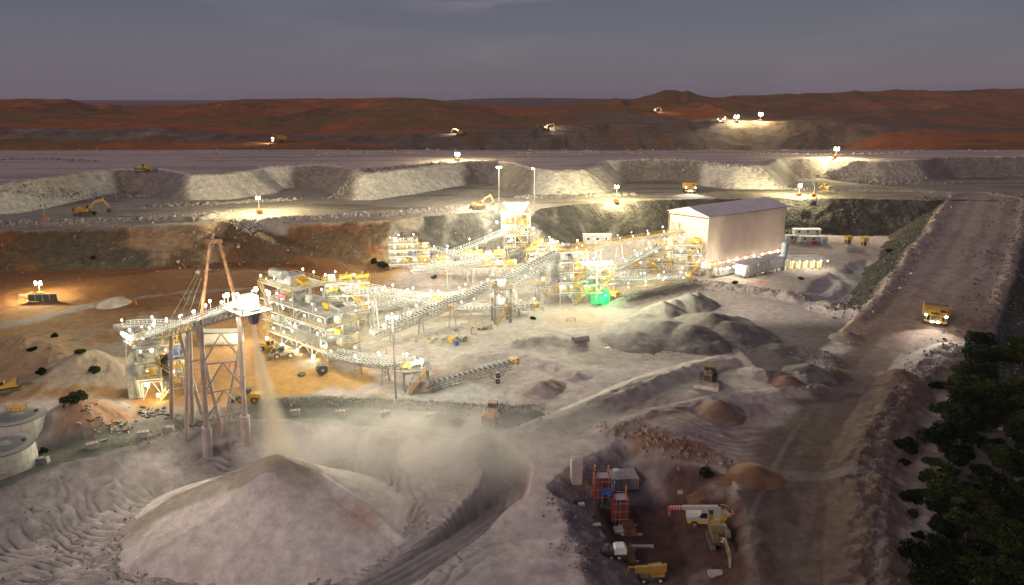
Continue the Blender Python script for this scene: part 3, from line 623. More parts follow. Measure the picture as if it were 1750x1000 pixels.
def thing(name, label, cat, loc, rz=0.0, group=None, world=False):
    o = link(bpy.data.objects.new(name, None)); o.location = loc; o.rotation_euler = (0, 0, rz); o.empty_display_size = .5
    tag(o, label, cat, group)
    if world: o['_w'] = tuple(loc)        # parts of it are written in site coordinates
    return o
def copy_tree(o, parent=None):
    c = o.copy(); COL.objects.link(c)
    if parent: c.parent = parent
    for ch in o.children: copy_tree(ch, c)
    return c
# ---- lamps of the site: a post, its lit head and the light it gives
_pm = {}
LIGHTS = {}
def light_data(p, col, rad, spot=None):
    k = (round(p, 2), col, rad, spot)
    if k not in LIGHTS:
        d = bpy.data.lights.new('lamp_light', 'SPOT' if spot else 'POINT'); d.energy = p * LAMP; d.color = col; d.shadow_soft_size = rad
        if spot: d.spot_size = R(spot); d.spot_blend = .6
        LIGHTS[k] = d
    return LIGHTS[k]
def lamp(root, p, h=2.2, power=260, arm=(0, 0), col=WARM, size=.19, bare=False, m=None, lit=True):
    p = Vector(p); off = Vector(root['_w']) if root.get('_w') is not None else Vector((0, 0, 0))
    m = m or LAMPS[rnd.choice((0, 0, 0, 1, 2, 2, 3))]; key = (round(h, 2), arm, size, bare, m.name)
    if key not in _pm:
        b = MB(); hd = MB()
        if not bare: b.tube((0, 0, 0), (0, 0, h), .07, .06, 5); b.beam((0, 0, h), (arm[0], arm[1], h + .12), .07)
        hd.ball((arm[0], arm[1], h + .12), size, 8, 4, .62)
        _pm[key] = (b.mesh('lamp_post', STEEL) if not bare else None, hd.mesh('lamp', m or LAMPM))
    pm, hm = _pm[key]
    if pm:
        o = link(bpy.data.objects.new('lamp_post', pm)); o.location = p - off; o.parent = root
        hd = link(bpy.data.objects.new('lamp', hm)); hd.parent = o
    else:
        hd = link(bpy.data.objects.new('lamp', hm)); hd.location = p - off; hd.parent = root
    if lit and power:
        l = link(bpy.data.objects.new('lamp_light', light_data(power, col, size))); l.location = (arm[0], arm[1], h + .12 - size * .9); l.parent = hd
        l.visible_camera = True
    return hd
def rails(b, pts, h=1.05, step=2.0, r=.045, close=False):
    P = [Vector(p) for p in pts]
    if close: P.append(P[0])
    for a, c in zip(P, P[1:]):
        L = (c - a).length; n = max(1, int(L / step))
        for hh in (h, h * .52): b.beam(a + Vector((0, 0, hh)), c + Vector((0, 0, hh)), r * 2)
        for i in range(n + 1): q = a.lerp(c, i / n); b.beam(q, q + Vector((0, 0, h)), r * 2)
    return b
def crom(pts, step=1.5):
    P = [Vector(p) for p in pts]; P = [P[0] * 2 - P[1]] + P + [P[-1] * 2 - P[-2]]; out = []
    for i in range(1, len(P) - 2):
        a, b, c, d = P[i - 1:i + 3]; n = max(1, int((c - b).length / step))
        for k in range(n):
            t = k / n; out.append(.5 * ((2 * b) + (c - a) * t + (2 * a - 5 * b + 4 * c - d) * t * t + (3 * b - a - 3 * c + d) * t ** 3))
    return out + [P[-2]]
def conveyor(label, pts, w=1.3, trest=(), lamps=6.0, power=260, truss=1.1, rail=STEEL, drive=True, lampside=(1, -1), group='conveyors of the plant', feet=None, name='conveyor', hood=None, postm=None):
    P = crom(pts, 1.15); base = P[0].copy(); base.z = hz(base.x, base.y)
    root = thing(name, label, 'conveyor', base, 0, group, True)
    belt, fr, idl, wks, hrs = MB(), MB(), MB(), {1: MB(), -1: MB()}, {1: MB(), -1: MB()}; Z = Vector((0, 0, 1)); d0 = 0; nl = lamps * .4; n = len(P)
    fl = (P[-1] - P[0]); fl.z = 0; fl.normalize(); S = Vector((fl.y, -fl.x, 0))
    for i, (a, c) in enumerate(zip(P, P[1:])):
        belt.beam(a + Z * .18, c + Z * .18, w, .10)
        for sg in (1, -1):
            wk, hr = wks[sg], hrs[sg]; o = S * (sg * (w / 2 + .12)); fr.beam(a + o, c + o, .12, .30)
            fr.beam(a + o - Z * truss, c + o - Z * truss, .14, .14); fr.beam(a + o, a + o - Z * truss, .09)
            fr.beam(a + o - Z * (truss if i % 2 else 0), c + o - Z * (0 if i % 2 else truss), .08)
            wo_ = S * (sg * (w / 2 + .68)); wk.beam(a + wo_ - Z * .02, c + wo_ - Z * .02, .8, .07)
            ho = S * (sg * (w / 2 + 1.08))
            for hh in (1.05, .55): hr.beam(a + ho + Z * hh, c + ho + Z * hh, .10)
            hr.beam(a + ho, a + ho + Z * 1.05, .09)
        m = a.lerp(c, .5); t = (c - a) * .16
        idl.beam(m - t * .7 + Z * .12, m + t * .7 + Z * .12, w + .3, .30)
        if i % 2 == 0: fr.beam(a + S * (w / 2) - Z * truss, a - S * (w / 2) - Z * truss, .08)
    belt.build('belt', BELT, root); fr.build('truss', STEEL, root); idl.build('idler_row', WHITE_P, root); [q.build('walkway', DECK, root) for q in wks.values()]; [q.build('handrail', rail if rail is not STEEL else PALE_RAIL, root) for q in hrs.values()]
    if drive:
        e = P[-1]; dv = MB(); dv.beam(e - fl * .8 + Z * .2, e + fl * .9 + Z * .2, w + .8, 1.3); dv.tube(e + S * (w / 2 + .4) + Z * .3, e + S * (w / 2 + 1.7) + Z * .3, .45); dv.build('drive_head', YEL, root)
        e = P[0]; tl = MB(); tl.beam(e - fl * .9, e + fl * 1.4, w + .7, 1.0); tl.build('tail_box', STEELD, root)
    for t in trest:
        k = t * (n - 1); i = min(int(k), n - 2); q = P[i].lerp(P[i + 1], k - i) - Z * (truss + .05); spread = .16
        if q.z - hz(q.x, q.y) < .8: continue
        tr = MB(); ft = []
        for sg in (1, -1):
            top = q + S * (sg * (w / 2 + .1)); hgt = top.z - hz(top.x, top.y); bot = top + S * (sg * spread * hgt); bot.z = hz(bot.x, bot.y) - .2; ft.append((top, bot))
        for f in (.30, .62, .9) if ft[0][0].z - ft[0][1].z > 7 else (.5,):
            tr.beam(ft[0][0].lerp(ft[0][1], f), ft[1][0].lerp(ft[1][1], f), .16)
        tr.beam(ft[0][0].lerp(ft[0][1], .05), ft[1][0].lerp(ft[1][1], .62), .12); tr.beam(ft[1][0].lerp(ft[1][1], .05), ft[0][0].lerp(ft[0][1], .62), .12)
        tr.beam(ft[0][0], ft[1][0], .22); to = tr.build('trestle', postm or STEEL, root)
        for top, bot in ft: MB().beam(bot, top, .30).build('leg', postm or STEEL, to)
    tot = sum((c - a).length for a, c in zip(P, P[1:])); s = lamps * .3; acc = 0; j = 0
    for a, c in zip(P, P[1:]):
        L = (c - a).length
        while s <= acc + L and lamps < 900:
            q = a.lerp(c, (s - acc) / L); sg = lampside[j % len(lampside)]; j += 1
            lamp(root, q + S * (sg * (w / 2 + 1.1)), rnd.choice((1.7, 2.1, 2.5)), power * rnd.choice((.6, 1, 1.5)), size=rnd.choice((.11, .15, .20))); s += lamps * .74 * rnd.uniform(.8, 1.2)
        acc += L
    return root
def frame(name, label, cat, o, ax, ay, xs, ys, levels, railm=YEL, colw=.32, lampn=3, power=300, group=None, gear=True, seed=0, skip=(), deckm=DECK, tops=None):
    """a steel building: columns on a grid, a deck with handrail at every level, bracing, stairs, machines and lamps"""
    rg = random.Random(seed); o = Vector(o); ax = Vector(ax); ay = Vector(ay); Z = Vector((0, 0, 1)); zb = min(hz(o.x, o.y), o.z)
    root = thing(name, label, cat, (o.x, o.y, zb), 0, group, True)
    L = lambda x, y, z: Vector((o.x, o.y, 0)) + ax * x + ay * y + Z * z
    rz = math.atan2(ax.y, ax.x); top = levels[-1]; gz = hz(o.x, o.y)
    for i, x in enumerate(xs):
        for j, y in enumerate(ys):
            p = L(x, y, 0); t = tops[i] if tops else top
            MB().beam(Vector((p.x, p.y, hz(p.x, p.y) - .3)), L(x, y, t), colw, colw, ax).build('column', STEEL, root)
    bm_ = MB()
    for k, z in enumerate(levels):
        x1 = [x for i, x in enumerate(xs) if not tops or tops[i] >= z - .01]
        if len(x1) < 2: continue
        for y in ys: bm_.beam(L(x1[0], y, z - .25), L(x1[-1], y, z - .25), .2, .42)
        for x in x1: bm_.beam(L(x, ys[0], z - .25), L(x, ys[-1], z - .25), .2, .42)
        zl = levels[k - 1] if k else gz
        for i in range(len(x1) - 1):
            if rg.random() < .85:
                yy_ = ys[0] if rg.random() < .7 else ys[-1]; m = (x1[i] + x1[i + 1]) / 2
                br = MB(); br.beam(L(x1[i], yy_, zl), L(m, yy_, z - .3), .15); br.beam(L(x1[i + 1], yy_, zl), L(m, yy_, z - .3), .15); br.build('bracing', STEEL, root)
        d = MB(); xa, xb = x1[0] - .7, x1[-1] + .7; ya, yb = ys[0] - .7, ys[-1] + .7
        if k not in skip:
            d.hexa([L(xa, ya, z - .04), L(xb, ya, z - .04), L(xb, yb, z - .04), L(xa, yb, z - .04), L(xa, ya, z + .05), L(xb, ya, z + .05), L(xb, yb, z + .05), L(xa, yb, z + .05)])
            dk = d.build('deck', deckm, root)
            rails(MB(), [L(xa, ya, z), L(xb, ya, z), L(xb, yb, z), L(xa, yb, z)], close=True).build('handrail', railm if (k % 2 == 0 or k == len(levels) - 1) else STEEL, root)
            MB().hexa([L(xa, ya - .03, z - .14), L(xb, ya - .03, z - .14), L(xb, ya + .02, z - .14), L(xa, ya + .02, z - .14), L(xa, ya - .03, z + .16), L(xb, ya - .03, z + .16), L(xb, ya + .02, z + .16), L(xa, ya + .02, z + .16)]).build('toe_board', WHITE_P, root)
        for q in range(lampn):
            t = (q + .5) / lampn; lamp(root, L(xa + (xb - xa) * (t + rg.uniform(-.1, .1)), ya + .05, z), rg.choice((1.4, 2.0, 2.6)), power * rg.choice((.6, 1, 1.4)), size=rg.choice((.11, .16, .22))); 
            if q % 2 == k % 2: lamp(root, L(xa + (xb - xa) * t, yb - .05, z), 2.0, power)
        if gear and z < top + .1:
            nx = max(1, int((xb - xa) / 3.9))
            for q in range(nx):
                cx = xa + (q + .5) * (xb - xa) / nx; cy = (ya + yb) / 2 + rg.uniform(-.5, .5); t = rg.random(); g = MB(); hh = rg.uniform(1.2, 2.1)
                if t < .4:
                    # a vibrating screen: sloped tray with springs and a motor
                    g.hexa([L(cx - 1.9, cy - 1.1, z + .6), L(cx + 1.9, cy - 1.1, z + 1.1), L(cx + 1.9, cy + 1.1, z + 1.1), L(cx - 1.9, cy + 1.1, z + .6), L(cx - 1.9, cy - 1.2, z + 1.5), L(cx + 1.9, cy - 1.2, z + 2.2), L(cx + 1.9, cy + 1.2, z + 2.2), L(cx - 1.9, cy + 1.2, z + 1.5)])
                    for sx in (-1.4, 1.4):
                        for sy in (-1, 1): g.tube(L(cx + sx, cy + sy, z), L(cx + sx, cy + sy, z + .9), .16)
                    g.tube(L(cx, cy - 1.6, z + 2.0), L(cx, cy + 1.6, z + 2.0), .28); g.build('screen', rg.choice([YEL, STEEL, YEL]), root)
                elif t < .62:
                    g.hexa([L(cx - .5, cy - .5, z - 1.6), L(cx + .5, cy - .5, z - 1.6), L(cx + .5, cy + .5, z - 1.6), L(cx - .5, cy + .5, z - 1.6), L(cx - 1.3, cy - 1.3, z + hh), L(cx + 1.3, cy - 1.3, z + hh), L(cx + 1.3, cy + 1.3, z + hh), L(cx - 1.3, cy + 1.3, z + hh)]); g.build('hopper', STEELD, root)
                elif t < .82:
                    g.box(L(cx, cy, z + .75), (2.0, 1.2, 1.4), rz); g.tube(L(cx + 1.0, cy, z + .8), L(cx + 2.1, cy, z + .8), .42); g.build('drive_unit', rg.choice([YEL, BLUEP, WHITE_P, YEL]), root)
                else:
                    g.box(L(cx, cy, z + 1.05), (1.6, 1.0, 2.0), rz); g.box(L(cx + 1.1, cy, z + .6), (.5, .8, 1.1), rz); g.build('control_cabinet', WHITE_P, root)
    bm_.build('floor_beam', STEEL, root)
    # zig-zag stair on the near long side
    st = MB(); sr = MB(); lv = [gz] + [z for z in levels]; xq = xs[-1]
    for k in range(len(lv) - 1):
        a, b = lv[k], lv[k + 1]; n = max(3, int((b - a) / .45)); x0, x1 = (xq - .5, xq - 4.5) if k % 2 else (xq - 4.5, xq - .5)
        for i in range(n):
            t = (i + .5) / n; st.box(L(x0 + (x1 - x0) * t, ys[0] - 1.3, a + (b - a) * t), (abs(x1 - x0) / n, .9, .08), rz)
        for yo in (-1.75, -.85):
            sr.beam(L(x0, ys[0] + yo, a + 1.0), L(x1, ys[0] + yo, b + 1.0), .08); sr.beam(L(x0, ys[0] + yo, a), L(x1, ys[0] + yo, b), .1, .2)
            for i in range(4): t = i / 3; sr.beam(L(x0 + (x1 - x0) * t, ys[0] + yo, a + (b - a) * t), L(x0 + (x1 - x0) * t, ys[0] + yo, a + (b - a) * t + 1), .07)
    s_ = st.build('stair', DECK, root); sr.build('stair_rail', YEL, s_)
    pp = MB()
    for q in range(3):
        zl = levels[min(q, len(levels) - 1)] - .7; pp.path([L(xs[0], ys[0] - .25, zl), L((xs[0] + xs[-1]) * rg.uniform(.3, .7), ys[0] - .25, zl), L((xs[0] + xs[-1]) * .5, ys[0] - .25, max(gz + .4, zl - 2.2)), L(xs[-1], ys[0] - .25, max(gz + .4, zl - 2.2))], .12)
    pp.build('pipework', WHITE_P, root)
    return root, L
# ------------------------------------------------------------------ the processing plant
V = Vector
# shed
NE = D(1212, 371.5, 255.0); SE = V((.816, .577, 0)).normalized(); SN = V((.577, -.816, 0)).normalized()
def shed():
    Ls, Wd, He = 47.5, 19.5, 22.0; gz = hz(NE.x + 8, NE.y + 10)
    o = V((NE.x, NE.y, gz)); root = thing('processing_shed', 'tall cream steel shed with purple grey ridged roof beside the lit plant', 'shed', o, 0, None, True)
    L = lambda s, w, z: o + SE * s - SN * w + V((0, 0, z))
    H = He - gz; t = .18
    def sheet(a, b, z0, z1, name, ribs=1.1, m=CREAM):
        d = (b - a); ln = d.length; d.normalize(); nrm = V((d.y, -d.x, 0)); mb = MB()
        mb.hexa([a + V((0, 0, z0)), b + V((0, 0, z0)), b - nrm * t + V((0, 0, z0)), a - nrm * t + V((0, 0, z0)), a + V((0, 0, z1)), b + V((0, 0, z1)), b - nrm * t + V((0, 0, z1)), a - nrm * t + V((0, 0, z1))])
        n = int(ln / ribs)
        for i in range(1, n):
            q = a + d * (i * ribs) + nrm * .015; mb.beam(q + V((0, 0, z0)), q + V((0, 0, z1)), .10, .06, d)
        return mb.build(name, m, root)
    sheet(L(0, 0, 0), L(Ls, 0, 0), 4.6, H, 'side_wall'); sheet(L(Ls, 0, 0), L(Ls, Wd, 0), 0, H, 'end_wall'); sheet(L(Ls, Wd, 0), L(0, Wd, 0), 0, H, 'back_wall')
    # near gable: solid over the near two thirds, an opening where the conveyor enters
    sheet(L(0, Wd * .64, 0), L(0, 0, 0), 8.6, H, 'gable_wall'); sheet(L(0, Wd, 0), L(0, Wd * .64, 0), H - 4.0, H, 'gable_wall'); sheet(L(0, Wd, 0), L(0, Wd * .93, 0), 3.0, H - 4.0, 'gable_wall')
    rp = H + 2.5
    for s in (.02, Ls - .02):
        g = MB(); a, b, c = L(s, 0, H), L(s, Wd, H), L(s, Wd / 2, rp - .1); e = SE * .18 * (1 if s < 1 else -1); B = len(g.v)
        g.v += [tuple(q) for q in (a, b, c, a + e, b + e, c + e)]; g.f += [(B, B + 1, B + 2), (B + 5, B + 4, B + 3), (B, B + 3, B + 4, B + 1), (B + 1, B + 4, B + 5, B + 2), (B + 2, B + 5, B + 3, B)]; g.build('gable_top', CREAM, root)
    r = MB(); dn = .2
    for w0, w1 in ((-.5, Wd / 2), (Wd + .5, Wd / 2)):
        za = H - .12; r.hexa([L(-.5, w0, za), L(Ls + .5, w0, za), L(Ls + .5, w1, rp), L(-.5, w1, rp), L(-.5, w0, za + dn), L(Ls + .5, w0, za + dn), L(Ls + .5, w1, rp + dn), L(-.5, w1, rp + dn)])
        for i in range(44): s = -.3 + i * 1.1; r.beam(L(s, w0, za + dn + .02), L(s, w1, rp + dn + .02), .08, .09)
    r.build('roof', ROOF, root)
    MB().beam(L(-.6, -.55, H - .05), L(Ls + .5, -.55, H - .05), .22, .24).build('gutter', STEEL, root)
    f = MB(); f.path([L(-.2, .2, H - .5), L(-.25, Wd - .6, H - 1.1), L(-.25, Wd - .6, H - 8)], .2); f.build('downpipe', RUST, root)
    c = MB()
    for i in range(9):
        for w in (.25, Wd - .3): c.beam(L(i * Ls / 8.05 + .25, w, -.3), L(i * Ls / 8.05 + .25, w, H - .3), .34)
    c.build('portal_frame', STEELD, root)
    b = MB(); b.beam(L(0, .05, 4.4), L(Ls, .05, 4.4), .24, .34); b.build('sill_beam', REDP, root)
    for i in range(9): lamp(root, L(2.5 + i * 5.2, -.35, 3.7), 0.25, 200, bare=True, size=.3)
    for i in range(6): lamp(root, L(4 + i * 7, 9, 9), .2, 250, bare=True, size=.3)
    dr = MB(); dr.box(L(Ls * .76, -.05, 1.6), (1.4, .12, 3.0), math.atan2(SE.y, SE.x)); dr.build('door', REDP, root)
    # stair and pipe tower at the far end
    tw = MB()
    for s in (Ls + .6, Ls + 4):
        for w in (0, 3.2): tw.beam(L(s, w, -.3), L(s, w, 12), .2)
    for z in (3.5, 7.5, 11.5):
        tw.beam(L(Ls + .6, 0, z), L(Ls + 4, 0, z), .16); tw.beam(L(Ls + .6, 3.2, z), L(Ls + 4, 3.2, z), .16); tw.beam(L(Ls + 4, 0, z), L(Ls + 4, 3.2, z), .16)
    for z in (0, 4, 8): tw.beam(L(Ls + .6, -.02, z), L(Ls + 4, -.02, z + 3.5), .11)
    tw.build('pipe_tower', STEELD, root)
    return L
SL = shed()
def module(label, s0, s1, out, z0, z1, dep=3.2, cat='container'):
    a = SL(s0, -out, 0); o = SL((s0 + s1) / 2, -out - dep / 2, 0); o.z = hz(o.x, o.y); rz = math.atan2(SE.y, SE.x)
    root = thing('switchroom_module', label, cat, o, rz, 'white equipment modules along the shed'); ln = s1 - s0; b = MB(); b.box((0, 0, (z0 + z1) / 2), (ln, dep, z1 - z0))
    n = int(ln / .9)
    for i in range(n): b.box((-ln / 2 + (i + .5) * ln / n, -dep / 2 - .03, (z0 + z1) / 2), (.12, .07, z1 - z0 - .3))
    b.build('shell', WHITE_P, root); MB().box((0, 0, z1 + .07), (ln + .3, dep + .3, .14)).build('roof', ROOF, root)
    st = MB()
    for i in range(int(ln / 3) + 1):
        for y in (-dep / 2 + .3, dep / 2 - .3): st.beam((-ln / 2 + .3 + i * (ln - .6) / int(ln / 3), y, -.3), (-ln / 2 + .3 + i * (ln - .6) / int(ln / 3), y, z0), .24)
    st.b2(-ln / 2, ln / 2, -dep / 2 - .2, dep / 2 + .2, z0 - .22, z0 - .003); st.build('stilt_frame', STEELD, root)
    for x in (-ln / 2 + 1.2, ln / 2 - 1.4): MB().box((x, -dep / 2 - .06, z0 + 1.05), (.95, .08, 2.05)).build('door', STEELD, root)
    ac = MB()
    for i in range(2): ac.box((-ln / 6 + i * ln / 3, -dep / 2 - .35, z1 - .7), (.9, .6, .8))
    ac.build('air_conditioner', WHITE_P, root)
    return root
for lb, s0, s1 in (('first white module beneath the lit edge of the shed, nearest the conveyors', .5, 11.5), ('middle white module under the row of lamps along the shed wall', 13, 27), ('white module by the blue grey silo, farthest along the shed wall', 29, 44)):
    r = module(lb, s0, s1, 2.0, .8, 3.6)
    for i in range(3): lamp(r, ((-.35 + .35 * i) * (s1 - s0), -1.75, 3.0), .1, 120, bare=True, size=.28)
r = module('long pale pink module on stilts in front of the shed modules', 6.5, 30, 8.5, 1.6, 5.2, 4.0)
lamp(r, (-12.1, -2.1, 4.2), .1, 400, bare=True, size=.35); lamp(r, (11.9, 1.9, 3.8), .1, 300, bare=True, size=.3)
def silo():
    p = GT(1337, 461); root = thing('silo', 'slim blue grey silo standing at the end of the shed modules', 'silo', p)
    MB().lathe([(0.01, 0), (1.1, 0), (1.1, 10.2), (.9, 10.8), (.01, 11.1)], 18).build('shell', BLUEGREY, root, smooth=True)
    b = MB(); [b.lathe([(1.16, z), (1.16, z + .14)], 18) for z in (2, 4.4, 6.8, 9.2)]; b.build('hoop', STEEL, root)
    b = MB(); [b.beam((1.25, -.25 + k * .5, .2), (1.25, -.25 + k * .5, 11.3), .07) for k in (0, 1)]; [b.beam((1.25, -.25, .5 + i * .5), (1.25, .25, .5 + i * .5), .06) for i in range(21)]; b.build('ladder', STEEL, root)
silo()
def store():
    p = GT(1379, 461); rz = math.atan2(.12, .99); root = thing('open_store', 'low open fronted store with flat grey roof and yellow lit bays', 'store', (p.x, p.y + 3, p.z), rz)
    MB().hexa([(-7.6, -3.8, 3.7), (7.6, -3.8, 3.7), (7.6, 4.2, 4.1), (-7.6, 4.2, 4.1), (-7.6, -3.8, 3.9), (7.6, -3.8, 3.9), (7.6, 4.2, 4.3), (-7.6, 4.2, 4.3)]).build('roof', ROOF, root)
    for x in (-7.2, -4.3, -1.4, 1.5, 4.4, 7.2):
        for y in (-3.4,): MB().box((x, y, 1.85), (.2, .2, 3.7)).build('column', DKMETAL, root)
    b = MB(); b.box((0, 3.6, 2), (14.4, .2, 4)); b.box((-7.1, .4, 2), (.2, 6, 3.9)); b.build('wall', mat('yellow_wall_panel', (.6, .5, .22), .6), root)
    for x in (-5.8, -2.9, 0, 2.9, 5.8): q = MB(); q.box((x, .2, 1.35), (1.5, 2.2, 2.6)); q.box((x, -1.0, 1.3), (1.2, .3, 2.1)); q.build('cabinet', mat('cream_cabinet', (.6, .53, .3), .5), root)
    for x in (-6.9, -4.3, -1.4, 1.5, 4.4, 7): lamp(root, (x + .5, -3.3, 3.3), .1, 110, bare=True, size=.2)
    f = MB(); [f.beam((8.8, y, 0), (8.8, y, 4.6), .16) for y in (-3.4, 4)]; f.beam((8.8, -3.4, 4.6), (8.8, 4, 4.6), .16); f.beam((8.8, 4, 4.6), (-7, 4.6, 4.7), .14); f.build('pipe_frame', RUST, root)
store()
# crushing and screening buildings
C0 = G(561, 621); C1 = G(456, 581); AX = (C1 - C0); AX.z = 0; AX.normalize(); AY = V((-AX.y, AX.x, 0)); AY = AY if AY.y > 0 else -AY
fr1, L1 = frame('screening_building', 'large multi level screening building nearest the dust stream with yellow machines', 'plant building', C0, AX, AY, [0, 6.6, 13.2, 20, 27], [0, 5, 10], [3.2, 6.2, 9.2, 12.2, 16.6], lampn=6, power=170, seed=3, tops=[12.2, 12.2, 16.6, 16.6, 16.6])
b = MB(); b.hexa([L1(17, 2, 16.8), L1(24, 2, 16.8), L1(24, 8, 16.8), L1(17, 8, 16.8), L1(18, 3, 18.8), L1(23, 3, 18.8), L1(23, 7, 18.8), L1(18, 7, 18.8)]); b.build('hopper_cover', WHITE_P, fr1)
b = MB(); b.tube(L1(20, 2.5, 19), L1(26, 2.5, 19), 1.3, None, 12); b.build('drum_guard', STEEL, fr1)
b = MB(); b.box(L1(19, .2, 14.0), (4.5, .6, 1.3), math.atan2(AX.y, AX.x)); b.build('cover', REDTOP, fr1)
b = MB(); b.hexa([L1(1, -1.2, 4.4), L1(12.6, -1.2, 4.4), L1(12.6, -.8, 4.4), L1(1, -.8, 4.4), L1(1, -1.2, 7.2), L1(12.6, -1.2, 7.2), L1(12.6, -.8, 7.2), L1(1, -.8, 7.2)]); b.build('side_screen', STEEL, fr1)
for q in ((2, 2, 8.6), (9, 7, 4.8), (16, 4, 5), (23, 3, 9), (4, -1.5, 1.2), (11, -1.5, 1.2), (18, -1.5, 1.2), (25, -1.5, 1.5), (27.8, 5, 9), (27.8, 5, 14)): lamp(fr1, L1(*q), .1, 380, bare=True, size=.34)
p = G(668, 466); frame('secondary_screening_building', 'small bright screening building at the far left of the plant', 'plant building', (p.x, p.y, 0), V((.985, .17, 0)), V((-.17, .985, 0)), [0, 5, 10, 14.5], [0, 7], [3.2, 6.2, 8.6, 11], lampn=4, power=230, seed=8, tops=[11, 11, 11, 8.6])
p = G(957, 521); fr3, L3 = frame('transfer_tower', 'tall central transfer tower where the long conveyor ends', 'plant building', (p.x, p.y, 0), V((.98, .2, 0)), V((-.2, .98, 0)), [0, 4.2, 8.6], [0, 7], [4.0, 7.4, 10.6, 14, 17.2], lampn=3, power=240, seed=14)
b = MB(); b.box(L3(-1.4, 3, 12.0), (4.0, 4.0, 5.0), .2); [b.box(L3(-1.4, 3, 9.7 + k * .8), (4.15, 4.15, .12), .2) for k in range(6)]; b.build('surge_bin', STEELD, fr3)
b = MB(); b.hexa([L3(-1.9, 2.5, 6.6), L3(-.9, 2.5, 6.6), L3(-.9, 3.5, 6.6), L3(-1.9, 3.5, 6.6), L3(-3.2, 1.2, 9.45), L3(.4, 1.2, 9.45), L3(.4, 4.8, 9.45), L3(-3.2, 4.8, 9.45)]); b.build('bin_cone', STEELD, fr3)
p = G(1002, 517); fr4, L4 = frame('crusher_station', 'crusher station right of the central tower with green lit equipment at its foot', 'plant building', (p.x, p.y, 0), V((.97, .24, 0)), V((-.24, .97, 0)), [0, 4.6, 9.2], [0, 6], [3.2, 6, 8.6, 11], lampn=3, power=240, seed=21)
g = MB(); g.box(L4(3, -3.0, 1.5), (4.4, 2.6, 2.8), .24); g.box(L4(5.8, -2.6, 2.3), (1.5, 1.6, 4.4), .24); g.tube(L4(.6, -4.4, .9), L4(3.6, -4.4, .9), .6); o = g.build('green_pump_set', GREENP, fr4)
lamp(fr4, L4(4.6, -4.9, 3.4), .1, 500, col=(.1, 1, .3), size=.22, bare=True, m=GREENL)
p = G(792, 478); fr5, L5 = frame('sizing_station', 'low sizing station with yellow machines behind the long conveyor', 'plant building', (p.x, p.y, 0), V((.99, .1, 0)), V((-.1, .99, 0)), [0, 5, 10, 15, 19], [0, 7], [4.2, 8.2], lampn=4, power=230, seed=30, tops=[8.2, 8.2, 8.2, 8.2, 4.2])
p = G(846, 553); frame('conveyor_transfer_frame', 'narrow steel transfer frame propping the middle of the long conveyor', 'plant building', (p.x, p.y, 0), V((.97, .22, 0)), V((-.22, .97, 0)), [0, 4.6], [0, 4.2], [5.2, 10.6], lampn=1, power=220, seed=33, colw=.7)
p = D(862, 436, 284); cb = V((p.x, p.y, 0)); fr6, L6 = frame('primary_crusher', 'primary crusher tower set against the dark slope below the lit bench', 'plant building', cb, V((1, .03, 0)), V((-.03, 1, 0)), [0, 4.5, 9.5], [0, 8], [5, 9.8, 14.2, 18.6], lampn=2, power=300, seed=41, colw=.5)
b = MB(); b.box(L6(5, 9.5, 14.2), (12.5, 4, 9.2), .03); [b.box(L6(5, 7.45, 10.2 + i * 1.3), (12.6, .2, .16), .03) for i in range(7)]; b.build('retaining_wall', CONC, fr6)
b = MB(); b.hexa([L6(2, 2, 18.7), L6(8, 2, 18.7), L6(8, 7, 18.7), L6(2, 7, 18.7), L6(.2, .5, 22.2), L6(9.8, .5, 22.2), L6(9.8, 9, 22.2), L6(.2, 9, 22.2)]); b.build('feed_hopper', STEELD, fr6)
for q in ((0, -.5, 23), (5, -.5, 22), (9.5, 0, 23), (-3, 2, 15), (12, 3, 12), (3, -1, 8), (8, -1, 4)): lamp(fr6, L6(*q), .1, 700, bare=True, size=.4)
p = G(1152, 470); fr7, L7 = frame('feed_end_frame', 'steel frame under the conveyor mouth of the cream shed', 'plant building', (p.x, p.y, 0), V((.9, -.12, 0)).normalized(), V((.12, .9, 0)).normalized(), [0, 4.5, 9], [0, 7], [4, 8, 11.5], lampn=2, power=220, seed=52)
def collector(label, px, py, w, h):
    p = GT(px, py); r = thing('dust_collector', label, 'dust collector', p, .6, 'grey dust collectors'); b = MB(); b.box((0, 0, 2.4 + h / 2), (w, w, h)); b.hexa([(-.3, -.3, .8), (.3, -.3, .8), (.3, .3, .8), (-.3, .3, .8), (-w / 2, -w / 2, 2.4), (w / 2, -w / 2, 2.4), (w / 2, w / 2, 2.4), (-w / 2, w / 2, 2.4)]); b.build('filter_house', MAUVEP, r)
    [MB().box((sx * w * .45, sy * w * .45, 1.2), (.16, .16, 2.6)).build('leg', STEELD, r) for sx in (1, -1) for sy in (1, -1)]; MB().path([(0, -w / 2, h + 1.6), (0, -w / 2 - 1.1, h + 1.2), (0, -w / 2 - 1.1, .4)], .3, 8).build('duct', STEELD, r)
collector('taller grey dust collector at the corner of the cream shed', 1196, 464, 3.0, 6.5); collector('shorter grey dust collector left of the taller one', 1180, 467, 2.2, 4.2)
